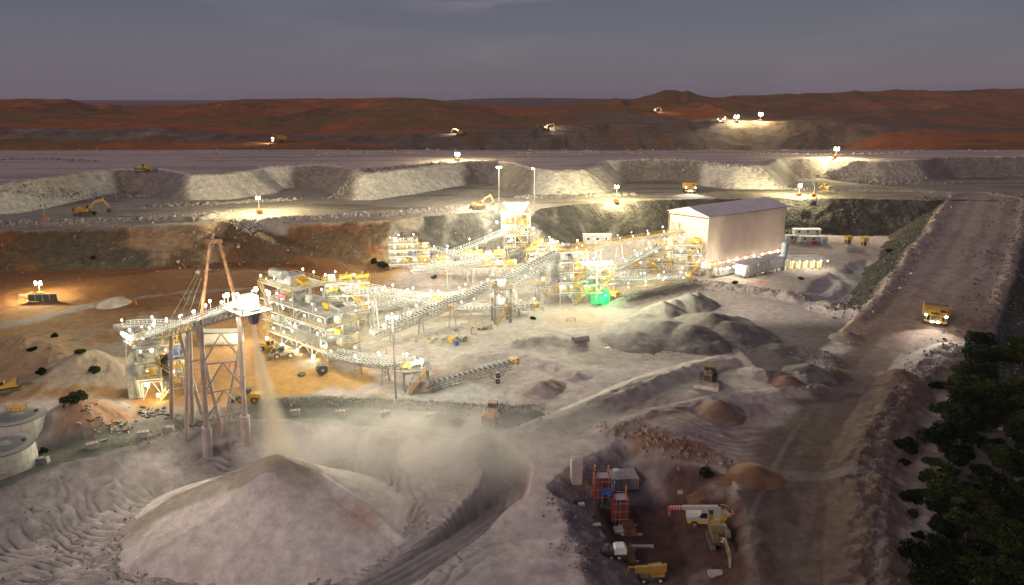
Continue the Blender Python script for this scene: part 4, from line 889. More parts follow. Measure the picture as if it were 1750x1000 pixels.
for lb, px, py, w_, d_, lv, sd in (('open lattice frame under the arching conveyor between tower and shed', 1078, 479, 10, 6, [4, 8], 91), ('low lit frame at the feet of the central tower', 915, 508, 8, 5, [3.6, 7.0], 92), ('lit frame with drive units behind the central tower', 905, 470, 11, 6, [4.2, 8.4], 93), ('back frame beside the primary crusher', 915, 452, 9, 6, [4, 7.6], 94), ('frame of screens behind the large screening building', 560, 560, 12, 6, [5, 9.5, 13], 95), ('small lit frame under the shed end conveyor', 1115, 470, 7, 5, [4.4, 9], 96), ('frame left of the sizing station', 745, 476, 6, 5, [3.8, 6.6], 97), ('long low frame beneath the yellow low conveyor', 1195, 474, 8, 4, [3.2], 98)):
    p = G(px, py); frame('plant_structure', lb, 'plant building', (p.x, p.y, 0), V((.985, .17, 0)), V((-.17, .985, 0)), [0, w_ / 2, w_], [0, d_], lv, lampn=2, power=230, seed=sd, group='open steel frames of the plant')
# feed station and stacker
FS = G(246, 682); fr8, L8 = frame('reclaim_tower', 'yellow stair tower at the tail of the stacker conveyor', 'plant building', (FS.x, FS.y, 0), V((.96, .28, 0)), V((-.28, .96, 0)), [0, 4, 8.2], [0, 6], [4.6, 8.6, 12.2], lampn=2, power=110, seed=60, railm=YEL)
b = MB(); b.box(L8(5.4, -.8, 5.6), (1.5, 1.1, 9.6), .28); b.build('chute', BLK, fr8)
b = MB(); b.hexa([L8(-3.2, 1, -.3), L8(-.6, 1, -.3), L8(-.6, 7, -.3), L8(-3.2, 7, -.3), L8(-3.0, 1, 8.4), L8(-.8, 1, 12), L8(-.8, 7, 12), L8(-3.0, 7, 8.4)]); b.build('retaining_wall', STEELD, fr8)
for q in ((1, -.4, 3.4), (6, -.4, 7.4), (3, -.4, 11.2), (7.5, 6, 7.5), (3.5, -2.5, 1.5)): lamp(fr8, L8(*q), .1, 260, bare=True, size=.3, col=(1, .86, .45))
ST_T = D(236, 580, 146.5); ST_H = D(423, 520, 111.5)
stk = conveyor('inclined stacker conveyor on pale legs with a rusty mast, dropping sand onto the stockpile', [ST_T, ST_T.lerp(ST_H, .5), ST_H], 1.5, (), 4.6, 190, 1.5, STEEL, drive=False, lampside=(1, -1), group=None, name='stacker')
def stacker():
    root = stk; Z = V((0, 0, 1)); fl = ST_H - ST_T; fl.z = 0; fl.normalize(); S = V((fl.y, -fl.x, 0))
    hd = MB(); hd.beam(ST_H - fl * .9 + Z * .5, ST_H + fl * 1.7 + Z * .5, 2.3, 2.2); hd.build('head_box', WHITE_P, root)
    pf = MB(); pf.beam(ST_H - fl * 4.2 - Z * .9, ST_H + fl * 3.4 - Z * .9, 5.4, .16); pf.build('head_platform', DECK, root)
    rails(MB(), [ST_H - fl * 4.2 + S * 2.7 - Z * .8, ST_H + fl * 3.4 + S * 2.7 - Z * .8, ST_H + fl * 3.4 - S * 2.7 - Z * .8, ST_H - fl * 4.2 - S * 2.7 - Z * .8]).build('platform_rail', STEEL, root)
    ch = MB(); e = ST_H + fl * 1.6; ch.hexa([e - fl * .5 - S * .5 - Z * 3, e + fl * .5 - S * .5 - Z * 3, e + fl * .5 + S * .5 - Z * 3, e - fl * .5 + S * .5 - Z * 3, e - fl * .8 - S * .9 - Z * .6, e + fl * .8 - S * .9 - Z * .6, e + fl * .8 + S * .9 - Z * .6, e - fl * .8 + S * .9 - Z * .6]); ch.build('chute', STEELD, root)
    for sg, f in ((1, 2.6), (-1, 2.6), (1, -1.5), (-1, -1.5)): lamp(root, ST_H + S * 2.5 * sg + fl * f, 1.9, 420, size=.3)
    mot = MB(); mot.box(ST_H - fl * 2.4 - S * 1.9 + Z * .3, (1.4, 1.0, 1.1), .6); mot.build('drive_unit', YEL, root)
    # near portal tower standing in the yard on two concrete pedestals
    fa, fb = G(357, 792, -5), G(423, 777, -5); fa.z = hz(fa.x, fa.y) - .5; fb.z = hz(fb.x, fb.y) - .5
    Y0 = (fa.y + fb.y) / 2
    ta = D(343, 556, fa.y + 1.0); tb = D(409, 556, fb.y + .2)
    for f in (fa, fb):
        t = ta if f is fa else tb; pt = f.lerp(t, .245); MB().tube(f - Z * .6, pt, .98, .95, 14).build('concrete_pedestal', CONCW, root, smooth=True)
        MB().tube(pt - Z * .1, t, .52, .44, 12).build('tower_leg', MAUVEP, root, smooth=True); MB().tube(pt + (t - pt) * .44, pt + (t - pt) * .46, .66, .66, 12).build('flange', MAUVEP, root)
    bc = MB(); pa, pb = fa.lerp(ta, .25), fb.lerp(tb, .25)
    A = lambda t: pa.lerp(ta, t); B_ = lambda t: pb.lerp(tb, t)
    for t in (.06, .33, .62, .92): bc.tube(A(t), B_(t), .16)
    for t0, t1 in ((.06, .33), (.33, .62), (.62, .92)):
        m = A(t1).lerp(B_(t1), .5); bc.tube(A(t0), m, .15); bc.tube(B_(t0), m, .15)
    bc.build('bracing', MAUVEP, root)
    # rusty mast above the tower
    ca = D(358, 413, ta.y - .3); cb_ = D(374, 412, tb.y + .3); mb_ = D(399, 500, tb.y + .6)
    MB().tube(ta, ca, .34, .26, 10).build('mast_leg', RUST, root, smooth=True); MB().tube(mb_, cb_, .32, .26, 10).build('mast_leg', RUST, root, smooth=True); MB().tube(mb_, tb, .38, .42, 10).build('mast_leg', MAUVEP, root, smooth=True)
    MB().beam(ca - V((.4, 0, 0)), cb_ + V((.4, 0, 0)), .6, .8).build('mast_cap', RUST, root)
    cp = ca.lerp(cb_, .5); cable = MB()
    for t in (.35, .55): 
        for sg in (1, -1): cable.tube(cp, ST_T.lerp(ST_H, t) + S * sg, .04, None, 4)
    cable.build('stay_cable', DKMETAL, root)
    # raking trestles behind it
    P = lambda t: ST_T.lerp(ST_H, t) - Z * 1.6
    for t, fs in ((.40, ((293, 713), (345, 707))), (.56, ((318, 751), (380, 738))), ):
        feet = [GT(*q) for q in fs]; tr = MB(); c = P(t)
        tops = [c - S * -.9, c + S * -.9]
        if (feet[0] - tops[0]).length + (feet[1] - tops[1]).length > (feet[0] - tops[1]).length + (feet[1] - tops[0]).length: tops.reverse()
        for q in (.42, .72): tr.tube(feet[0].lerp(tops[0], q), feet[1].lerp(tops[1], q), .14)
        tro = tr.build('trestle', MAUVEP, root)
        for a, c2 in zip(feet, tops): MB().tube(a - Z * .3, c2, .42, .36, 10).build('leg', MAUVEP, tro, smooth=True)
    v = GT(329, 724); MB().tube(v - Z * .2, P(.52) + V((0, .5, 0)), .50, .46, 10).build('tower_leg', MAUVEP, root, smooth=True)
    v = GT(472, 741); MB().tube(GT(380, 744) - Z * .2, tb + V((0, 1.5, -1)), .36, .3, 10).build('tower_leg', MAUVEP, root, smooth=True)
    tp = MB(); tp.beam(ST_T - fl * 3 - Z * .6, ST_T + fl * 3 - Z * .6, 4.6, .16); tp.build('tail_platform', DECK, root); rails(MB(), [ST_T + fl * 3 + S * 2.3, ST_T - fl * 3 + S * 2.3, ST_T - fl * 3 - S * 2.3, ST_T + fl * 3 - S * 2.3]).build('platform_rail', STEEL, root)
    for i in range(5): lamp(root, ST_T + fl * (-2.6 + i * 1.3) + S * 2.2, 1.4, 130, size=.3)
stacker()
conveyor('yellow driven feed conveyor with handrails running to the stacker tail', [D(206, 558, 171), D(250, 556, 169), D(318, 560, 163)], 1.6, (.1, .5, .9), 9, 120, 1.0, STEEL, name='feed_conveyor')
conveyor('sagging conveyor from the large screening building down to the yard belt', [D(588, 492, 186), D(645, 504, 190), D(700, 515, 195.5), D(768, 525, 202)], 1.6, (.26, .58), 5.2, 200)
conveyor('longest conveyor, climbing from the screening building to the central tower', [D(640, 567, 176), D(740, 526, 188), D(850, 480, 203), D(958, 427, 219)], 1.6, (.08, .22, .38, .72, .86), 6.0, 200, 2.2)
conveyor('second sagging conveyor running just behind the first one', [D(604, 486, 203), D(690, 503, 213), D(765, 508, 219), D(838, 492, 224)], 1.5, (.3, .6, .85), 5.2, 200)
conveyor('low white conveyor passing behind the screening building', [D(585, 541, 185), D(640, 530, 195), D(745, 512, 208)], 1.4, (.3, .65), 6, 180)
conveyor('flat conveyor near the ground between the transfer frame and the central tower', [D(778, 527, 203), D(845, 527, 205), D(915, 522, 206.5)], 1.3, (.2, .5, .8), 6, 180)
conveyor('short conveyor rising behind the longest one to the central tower', [D(842, 500, 214), D(895, 477, 220), D(948, 453, 226)], 1.4, (.3, .7), 7, 160)
conveyor('sagging conveyor on tall frames at the back left of the plant', [D(706, 462, 236), D(770, 456, 238), D(832, 448, 240)], 1.5, (.45, .8), 6, 220)
conveyor('conveyor sloping down from the small screening building to the sizing station', [D(738, 426, 250), D(782, 437, 246), D(834, 446, 243)], 1.4, (.4, .7), 6, 200)
conveyor('steep back conveyor climbing to the primary crusher', [D(742, 444, 260), D(815, 417, 270), D(892, 384, 281)], 1.5, (.35, .6, .8), 7, 240)
conveyor('yellow railed conveyor arching from the central tower into the cream shed', [D(985, 436, 226), D(1026, 421, 236), D(1068, 411, 246), D(1168, 396, 266)], 1.6, (.2, .42, .62, .8), 5.2, 190, rail=YEL)
conveyor('inclined conveyor below the yellow railed one, left of the shed', [D(1030, 470, 228), D(1080, 446, 242), D(1130, 418, 256)], 1.4, (.4, .7, .9), 6, 190)
conveyor('level conveyor from the crusher station towards the shed modules', [D(1050, 478, 226), D(1110, 477, 230), D(1177, 472, 235)], 1.4, (.2, .5, .8), 5, 190)
conveyor('yellow low conveyor ending beside the green equipment', [D(1185, 478, 236), D(1120, 489, 226), D(1052, 503, 213)], 1.4, (.3, .55), 6.5, 150, rail=YEL)
conveyor('short front conveyor leading to the square discharge platform', [D(568, 606, 161), D(625, 617, 155), D(700, 623, 148.5)], 1.5, (.35, .7), 5.5, 240)
p = G(692, 672); frame('discharge_platform', 'square discharge platform with white edge in front of the plant', 'plant building', (p.x, p.y, 0), V((.97, .2, 0)), V((-.2, .97, 0)), [0, 5.4], [0, 4.6], [5.4], lampn=2, power=330, seed=71, railm=STEEL)
def mobile_stacker():
    a, h = D(724, 659, 147), D(878, 617, 156)
    r = conveyor('mobile stacking conveyor on wheels lying across the white sand pad', [a, a.lerp(h, .5) + V((0, 0, .1)), h], 1.2, (), 999, 0, 1.7, STEEL, name='mobile_conveyor', group=None)
    b = MB(); m = a.lerp(h, .72); g = V((m.x, m.y, hz(m.x, m.y)))
    for sg in (1, -1): b.beam(m + V((-.2, sg * 1.0, -1.5)), g + V((2.0, sg * 1.8, .5)), .2); b.beam(a.lerp(h, .92) + V((0, sg * .8, -1.4)), g + V((2.0, sg * 1.8, .5)), .16)
    b.build('axle_strut', STEEL, r)
    for sg in (1, -1): MB().wheel(tuple(g + V((2.0, sg * 1.8, .5))), .55, .5).build('wheel', BLK, r)
    b = MB(); b.box(a + V((-.9, .1, .1)), (4.6, 2.6, 2.6), .1); b.build('feed_boot', MAUVEP, r)
mobile_stacker()
# ------------------------------------------------------------------ machines
def wheels(root, pts, r, w, rim=WHITE_P):
    for x, y in pts:
        o = MB().wheel((0, 0, 0), r, w).build('wheel', BLK, root, smooth=True); o.location = (x, y, r)
        h = MB().wheel((0, 0, 0), r * .56, w * .8, 12); B = len(h.v); h.tube((0, -w * .42, 0), (0, w * .42, 0), r * .5, None, 12); h.build('rim', rim, o)
def headlights(root, pts, power, aim=(1, 0, -.22), size=.2, spot=95):
    for x, y, z in pts:
        o = MB().ball((0, 0, 0), size, 8, 4, .8).build('headlight', HEADL, root); o.location = (x, y, z)
        if power:
            l = link(bpy.data.objects.new('headlight_beam', light_data(power, (1, .95, .80), .2, spot))); l.parent = o; l.location = (.3, 0, 0)
            l.rotation_euler = Vector(aim).to_track_quat('-Z', 'Y').to_euler()
def haul_truck(label, loc, rz, s=1.0, power=900, lit=True, group='haul trucks'):
    r = thing('haul_truck', label, 'haul truck', loc, rz, group); r.scale = (s, s, s)
    b = MB(); b.prism([(-4.6, 1.3), (4.3, 1.3), (4.3, 2.0), (-4.6, 2.2)], -1.1, 1.1); b.box((-2.9, 0, 1.4), (1.0, 3.4, 1.0)); b.box((2.6, 0, 1.5), (.8, 4.4, .7)); b.build('chassis', DKMETAL, r)
    b = MB(); b.b2(2.2, 4.9, -1.45, 1.45, 1.7, 3.5); b.b2(2.0, 5.0, -2.9, 2.9, 3.3, 3.5); b.b2(4.6, 5.1, -2.8, 2.8, 1.1, 1.6); b.build('engine_hood', YELV, r)
    g = MB(); g.b2(4.9, 4.98, -1.2, 1.2, 1.8, 3.1); [g.b2(4.98, 5.02, -1.2, 1.2, 1.9 + i * .25, 1.97 + i * .25) for i in range(5)]; g.build('grille', DKMETAL, r)
    c = MB().b2(2.3, 4.2, .7, 2.6, 3.52, 5.1).build('cab', YELV, r); q = MB(); q.b2(4.2, 4.24, .85, 2.45, 4.1, 4.95); q.b2(2.6, 4.0, 2.6, 2.64, 4.1, 4.95); q.b2(2.6, 4.0, .66, .7, 4.1, 4.95); q.build('window', GLASS, c)
    rl = MB(); rails(rl, [(4.95, -2.8, 3.5), (4.95, .6, 3.5)], 1.0, 1.1); rails(rl, [(4.95, -2.8, 3.5), (2.2, -2.8, 3.5)], 1.0, 1.1); rl.beam((5.0, -2.2, 1.2), (4.9, -2.2, 3.5), .1); rl.beam((5.1, -.9, 1.3), (4.9, 1.6, 3.5), .14); rl.beam((5.1, -.1, 1.3), (4.9, 2.4, 3.5), .14); rl.build('ladder_rail', YEL, r)
    t = MB(); W_ = 3.4; th = .14
    prof = [(-5.2, 3.6), (-4.2, 2.4), (1.6, 2.2), (2.1, 3.0), (2.1, 5.3), (5.2, 5.55), (5.2, 5.75), (1.9, 5.6)]
    t.prism([(-5.2, 3.5), (-4.2, 2.25), (1.7, 2.05), (2.2, 2.9), (2.2, 5.35), (5.2, 5.6), (5.2, 5.75), (2.0, 5.55), (1.9, 3.1), (1.5, 2.35), (-4.1, 2.5), (-5.15, 3.65)], -W_ + .1, W_ - .1)
    for y in (-W_, W_ - th): t.prism([(-5.2, 3.5), (-4.2, 2.25), (1.7, 2.05), (2.2, 2.9), (2.2, 5.5), (1.6, 5.5), (-4.9, 4.6)], y, y + th)
    for x in (-3.4, -1.6, .2): 
        for y in (-W_ - .12, W_): t.b2(x, x + .25, y, y + .12, 2.4, 4.8)
    body = t.build('dump_body', YELV, r); MB().prism([(-4.4, 2.7), (1.5, 2.5), (2.0, 3.6), (.8, 4.7), (-1.5, 5.0), (-3.9, 4.1)], -W_ + .3, W_ - .3).build('load', mat('dark_ore', (.11, .10, .12), .9), body)
    wheels(r, [(3.0, 2.5), (3.0, -2.5), (-2.7, 2.75), (-2.7, 1.75), (-2.7, -1.75), (-2.7, -2.75)], 1.35, .95, YELV)
    if lit: headlights(r, [(5.15, -2.5, 3.2), (5.15, 2.5, 3.2), (5.2, -.75, 1.35), (5.2, .75, 1.35)], power, size=.36)
    return r
def excavator(label, loc, rz, s=1.0, boom=48, stick=-62, m=None, turn=0.0, group='excavators', lit=0, bk=True):
    m = m or YELV; r = thing('excavator', label, 'excavator', loc, rz, group); r.scale = (s, s, s)
    for sg in (1, -1):
        b = MB(); b.prism([(-2.2, .25), (-2.5, .6), (-2.2, 1.0), (2.2, 1.0), (2.5, .6), (2.2, .25), (1.9, .04), (-1.9, .04)], sg * 1.45 - .32, sg * 1.45 + .32)
        for i in range(12): b.b2(-2.1 + i * .37, -1.9 + i * .37, sg * 1.45 - .35, sg * 1.45 + .35, .99, 1.05)
        b.build('track', DKMETAL, r)
    b = MB(); b.box((0, 0, .75), (2.4, 2.3, .6)); b.tube((0, 0, 1.0), (0, 0, 1.28), .8, None, 12); b.build('undercarriage', DKMETAL, r)
    u = link(bpy.data.objects.new('upper_body', bpy.data.meshes.new('upper_body')))
    b = MB(); b.b2(-2.2, 1.5, -1.4, 1.4, 1.28, 1.55); b.prism([(-1.9, 1.55), (.2, 1.55), (.2, 2.3), (-1.2, 2.55), (-1.9, 2.5)], -1.35, 1.35); b.b2(.2, 1.2, -1.35, -.35, 1.55, 2.1); b.tube((-.9, -.7, 2.4), (-.9, -.7, 2.95), .09)
    bpy.data.objects.remove(u); u = b.build('upper_body', m, r); u.rotation_euler = (0, 0, turn)
    MB().prism([(-2.75, 1.4), (-1.9, 1.3), (-1.9, 2.45), (-2.6, 2.35)], -1.38, 1.38).build('counterweight', DKMETAL if m is YELV else m, u)
    c = MB().prism([(.2, 1.55), (1.55, 1.55), (1.6, 2.2), (1.25, 2.95), (.25, 3.0)], .4, 1.35).build('cab', m, u); MB().prism([(.45, 2.05), (1.5, 2.05), (1.56, 2.25), (1.22, 2.85), (.4, 2.9)], .36, 1.39).build('window', GLASS, c)
    a = R(boom); q = R(boom + stick); p0 = Vector((1.1, 0, 1.75)); p1 = p0 + Vector((math.cos(a), 0, math.sin(a))) * 2.6; a2 = a - R(38); p2 = p1 + Vector((math.cos(a2), 0, math.sin(a2))) * 2.7
    bm_ = MB(); bm_.beam(p0, p1, .5, .62); bm_.beam(p1 - (p1 - p0).normalized() * .1, p2, .46, .5); bo = bm_.build('boom', m, u)
    a3 = a2 + R(stick); p3 = p2 + Vector((math.cos(a3), 0, math.sin(a3))) * 2.5
    st = MB(); st.beam(p2 - (p3 - p2).normalized() * .6, p3, .38, .42); so = st.build('stick', m, u)
    k = MB(); d = (p3 - p2).normalized(); e = Vector((d.z, 0, -d.x)); e = e if e.x < 0 else -e
    P = [p3, p3 + d * .9 + e * -.15, p3 + d * 1.15 + e * .5, p3 + d * .75 + e * 1.0, p3 + e * .75]; k.prism([(v.x, v.z) for v in P], -.62, .62)
    for y in (-.5, -.17, .17, .5): v = P[3]; k.box((v.x, y, v.z), (.22, .1, .2))
    k.build('bucket', DKMETAL, u)
    h = MB(); h.tube(p0 + Vector((.5, .3, -.1)), p1 + Vector((0, .3, -.2)), .09); h.tube(p0 + Vector((.5, -.3, -.1)), p1 + Vector((0, -.3, -.2)), .09); h.tube(p1 + Vector((.1, 0, .3)), p2 + Vector((0, 0, .5)), .1); h.tube(p2 + (p3 - p2) * .1 - e * .3, p3 - e * .25, .09); h.build('hydraulic_ram', STEEL, u)
    if lit: headlights(u, [(1.4, .85, 3.05), (p1.x + .2, .3, p1.z + .2), (-.5, -1.4, 2.0)], lit, size=.16, spot=120)
    return r
def dozer(label, loc, rz, s=1.0, m=None):
    m = m or YELV; r = thing('bulldozer', label, 'bulldozer', loc, rz, 'bulldozers'); r.scale = (s, s, s)
    for sg in (1, -1):
        b = MB(); b.prism([(-2.3, .2), (-2.6, .7), (-1.2, 1.75), (-.5, 1.75), (1.9, .95), (2.1, .5), (1.7, .05), (-1.9, .05)], sg * 1.15 - .33, sg * 1.15 + .33); b.build('track', DKMETAL, r)
    b = MB(); b.b2(-2.2, 1.9, -.85, .85, .6, 1.5); b.prism([(-.1, 1.5), (2.3, 1.5), (2.3, 2.35), (-.1, 2.5)], -.7, .7); b.tube((1.0, .3, 2.4), (1.0, .3, 3.1), .1); b.tube((1.5, -.4, 2.4), (1.5, -.4, 2.8), .16); b.b2(-2.3, -1.4, -1.0, 1.0, 1.5, 2.4); b.build('hull', m, r)
    MB().b2(2.3, 2.36, -.62, .62, 1.55, 2.3).build('grille', DKMETAL, r)
    c = MB().b2(-1.5, -.1, -.8, .8, 1.6, 3.1).build('cab', m, r); q = MB(); q.b2(-.1, -.06, -.7, .7, 2.15, 2.95); q.b2(-1.3, -.3, .8, .84, 2.1, 2.95); q.b2(-1.3, -.3, -.84, -.8, 2.1, 2.95); q.build('window', GLASS, c); MB().b2(-1.7, .1, -1.0, 1.0, 3.1, 3.22).build('canopy', m, r)
    bl = MB(); bl.prism([(3.3, .05), (3.55, .1), (3.25, .7), (3.35, 1.3), (3.7, 1.65), (3.45, 1.7), (3.05, 1.3), (2.95, .7)], -2.15, 2.15); bl.build('blade', mat('worn_blade_steel', (.42, .36, .30), .5, .3, .3, 1), r)
    a = MB(); [a.beam((-.6, sg * 1.6, .6), (3.1, sg * 1.75, .5), .26) for sg in (1, -1)]; [a.tube((1.6, sg * .6, 1.6), (3.1, sg * .9, 1.1), .09) for sg in (1, -1)]; a.build('push_arm', m, r)
    p = MB(); p.beam((-2.3, -.6, 1.2), (-3.3, -.6, 1.4), .25); p.beam((-2.3, .6, 1.2), (-3.3, .6, 1.4), .25); p.box((-3.3, 0, 1.3), (.35, 2.0, .4)); p.beam((-3.35, 0, 1.7), (-3.5, 0, .2), .22, .4); p.build('ripper', m, r)
    return r
def wheel_loader(label, loc, rz, s=1.0, m=None, cabm=None, lit=0):
    m = m or YELV; r = thing('wheel_loader', label, 'wheel loader', loc, rz, 'wheel loaders'); r.scale = (s, s, s)
    b = MB(); b.prism([(-3.2, 1.0), (-.2, .9), (-.2, 2.0), (-3.0, 2.15), (-3.3, 1.7)], -.85, .85); b.b2(-.2, 1.7, -.6, .6, .8, 1.5); b.b2(-3.5, -3.2, -1.1, 1.1, .8, 1.5); [b.b2(-2.6, -1.0, sg * .85, sg * 1.35, 1.55, 1.68) for sg in (1, -1)]; b.tube((-1.6, .3, 2.1), (-1.6, .3, 2.7), .08); b.build('engine_hood', m, r)
    g = MB(); [g.b2(-3.52, -3.48, -.8, .8, 1.0 + i * .22, 1.1 + i * .22) for i in range(4)]; g.build('grille', DKMETAL, r)
    c = MB().b2(-.5, .9, -.75, .75, 1.5, 3.1).build('cab', cabm or m, r); q = MB(); q.b2(.9, .94, -.65, .65, 1.9, 2.9); q.b2(-.3, .7, .75, .79, 1.9, 2.9); q.b2(-.3, .7, -.79, -.75, 1.9, 2.9); q.b2(-.54, -.5, -.65, .65, 2.2, 2.9); q.build('window', GLASS, c)
    a = MB(); [a.beam((.9, sg * .45, 1.6), (3.0, sg * .45, .7), .2, .34) for sg in (1, -1)]; a.build('lift_arm', m, r)
    k = MB(); k.prism([(2.9, .9), (2.8, .3), (3.1, .05), (4.0, .08), (4.0, .16), (3.25, .25), (3.1, .9), (3.3, 1.25)], -1.45, 1.45); k.build('bucket', DKMETAL, r)
    wheels(r, [(1.4, 1.05), (1.4, -1.05), (-1.9, 1.05), (-1.9, -1.05)], .82, .62, m)
    if lit: headlights(r, [(.95, .6, 3.0), (.95, -.6, 3.0)], lit, size=.16)
    return r
# haul trucks
p = GT(1604, 560); haul_truck('yellow haul truck with four lit headlamps driving down the wide ramp', p + Vector((1.5, 4.5, .25)), R(-121), .98, 900)
p = GT(1178, 329); haul_truck('haul truck with blazing headlamps on the bench behind the cream shed', p, R(-98), 1.0, 900)
p = GT(478, 243, 500, 1000); haul_truck('tiny lit haul truck on the far dirt road below the red hills', p, R(-150), 1.15, 500)
p = GT(1233, 209, 500, 1400); haul_truck('far haul truck beside the lighting towers on the horizon', p, R(-120), 1.1, 500)
# excavators
p = GT(146, 369); excavator('large yellow excavator with its arm bent down on the left bench', p, R(4), 1.55, 50, -70)
p = GT(818, 357); excavator('orange excavator with work lights standing at the edge of the centre bench', p, R(8), 1.15, 62, -88, ORNG, lit=350)
p = GT(14, 669); excavator('yellow excavator cut by the left edge of the photo above the tanks', p, R(-150), 1.0, 40, -70)
p = GT(1229, 930); excavator('dark yellow excavator with its arm reaching towards the camera in the red cut', p, R(-93), .95, 26, -52, mat('shaded_ochre_paint', (.17, .115, .035), .5, 0, .2, .8, dust=.3))  # machine yellow darkened so the paint carries the shade of the cut
p = GT(932, 222, 500, 1400); excavator('yellow excavator working with lights on the far pit floor', p, R(10), 1.7, 45, -70, lit=600)
p = GT(787, 230, 500, 1400); excavator('far excavator with a flat light beam at the end of the far road', p, R(170), 1.5, 45, -70, lit=500)
p = GT(1118, 192, 500, 1600); excavator('small far excavator on the pale heap under the round hill', p, R(10), 1.7, 45, -70, lit=500)
# dozers and loaders
p = GT(245, 293); dozer('yellow bulldozer on the upper terrace above the white dump', p, R(170), 1.35)
p = GT(1210, 655); dozer('dark bulldozer with a pale blade facing the camera on the graded field', p, R(-112), 1.3, mat('dusty_dark_yellow', (.20, .13, .05), .6, 0, .3, 1, dust=.4))
p = GT(1411, 327); dozer('yellow bulldozer parked on the bench beyond the lighting masts', p, R(-70), 1.25)
p = GT(842, 716); wheel_loader('dusty loader seen from behind on the grey service road', p, R(80), 1.25, mat('dusty_machine_brown', (.36, .20, .11), .6, 0, .25, 1, dust=.4))
p = GT(462, 600); wheel_loader('yellow loader parked under the large screening building', p, R(-20), 1.0)
p = GT(484, 611); wheel_loader('dark cabbed loader with red bucket in front of the screening building', p, R(195), 1.0, mat('pale_machine', (.42, .34, .22), .5), DKMETAL)
p = GT(425, 686); wheel_loader('yellow loader with black cab behind the stacker legs', p, R(175), 1.0, YELV, DKMETAL)
p = GT(1405, 322, 60, 900) if False else GT(938, 219, 500, 1400); dozer('yellow bulldozer beside the far working excavator', p + Vector((-9, 4, 0)), R(20), 1.6)
# pick-and-carry crane
def crane():
    p = GT(1204, 896); WHITE_P = mat('dimmed_dusty_white', (.42, .40, .37), .55, 0, .15, 1, dust=.4); r = thing('mobile_crane', 'white mobile crane with a red and white striped jib in the cut', 'crane', p, R(176))  # dusty white paint, also dimmed to stand for weak light in the cut
    b = MB(); b.b2(-4.2, 2.9, -1.1, 1.1, .75, 1.15); b.b2(-4.3, -3.2, -1.25, 1.25, .5, 1.6); b.b2(-3.2, -2.2, -1.2, 1.2, 1.15, 1.9); b.build('chassis', YEL, r)
    b = MB(); b.prism([(1.2, 1.15), (2.9, 1.1), (3.0, 1.75), (1.2, 2.05)], -1.05, 1.05); b.build('bonnet', WHITE_P, r)
    c = MB().prism([(-.4, 1.15), (1.2, 1.15), (1.25, 2.0), (.8, 2.8), (-.35, 2.8)], -1.0, 1.0).build('cab', WHITE_P, r); MB().prism([(-.1, 1.75), (1.0, 1.75), (1.12, 2.05), (.74, 2.65), (-.1, 2.65)], -1.04, 1.04).build('window', GLASS, c)
    j = MB(); j.beam((-1.9, 0, 3.2), (3.6, 0, 2.95), .55, .62); j.build('jib', WHITE_P, r); t = MB(); t.beam((3.6, 0, 2.95), (5.6, 0, 2.8), .42, .48); t.box((5.8, 0, 2.65), (.45, .6, .7)); jo = t.build('jib_extension', REDP, r)
    st = MB(); [st.beam((3.75 + i * .42, 0, 2.94 - i * .031), (3.93 + i * .42, 0, 2.925 - i * .031), .435, .495) for i in range(5)]; st.build('stripe', WHITE_P, jo)
    h = MB(); h.tube((5.8, 0, 2.4), (5.8, 0, 1.7), .035); h.box((5.8, 0, 1.65), (.3, .3, .4)); h.build('hook', REDP, r)
    m = MB(); m.b2(-2.4, -1.4, -.5, .5, 1.15, 3.0); m.build('slew_post', WHITE_P, r); e = MB(); e.b2(-3.9, -2.5, -.8, .8, 1.6, 2.4); e.build('engine_box', WHITE_P, r)
    rl = MB(); rails(rl, [(-4.2, -1.1, 1.6), (-4.2, 1.1, 1.6), (-2.6, 1.1, 1.9)], 1.2, 1.0); rails(rl, [(-4.2, -1.1, 1.6), (-2.6, -1.1, 1.9)], 1.2, 1.0); rl.build('rail', YEL, r); wheels(r, [(1.9, 1.0), (1.9, -1.0), (-2.7, 1.0), (-2.7, -1.0)], .62, .45, STEEL)
crane()
def boom_lift():
    p = GT(1108, 990); r = thing('boom_lift', 'yellow folded boom lift with its basket to the left at the bottom of the cut', 'boom lift', p, R(183))
    b = MB(); b.b2(-1.9, 1.4, -1.0, 1.0, .5, 1.0); b.build('chassis', DKMETAL, r); b = MB(); b.prism([(-2.3, 1.0), (-.1, 1.0), (-.1, 2.0), (-2.1, 2.2)], -.95, .1); b.b2(-2.2, -.2, .1, .95, 1.0, 1.5); b.build('turret', YELV, r)
    b = MB(); [b.beam((-2.3, .45, 1.75 + i * .42), (2.2, .45, 1.68 + i * .42), .36, .34) for i in range(3)]; b.beam((-2.3, .45, 1.6), (-2.3, .45, 2.9), .4); b.build('folded_boom', YELV, r)
    b = MB(); b.beam((2.2, .45, 2.5), (3.1, .45, 2.6), .2); b.beam((3.1, .45, 2.7), (3.6, .45, .9), .2); b.build('jib', YELV, r)
    k = MB(); z0 = .5
    for a, c in (((3.7, -.6), (3.7, 1.5)), ((5.0, -.6), (5.0, 1.5)), ((3.7, -.6), (5.0, -.6)), ((3.7, 1.5), (5.0, 1.5))): rails(k, [(a[0], a[1], z0), (c[0], c[1], z0)], 1.25, .6, .04)
    k.b2(3.65, 5.05, -.65, 1.55, z0 - .08, z0); k.build('basket', YELV, r); wheels(r, [(1.0, 1.0), (1.0, -1.0), (-1.5, 1.0), (-1.5, -1.0)], .5, .4, WHITE_P)
boom_lift()
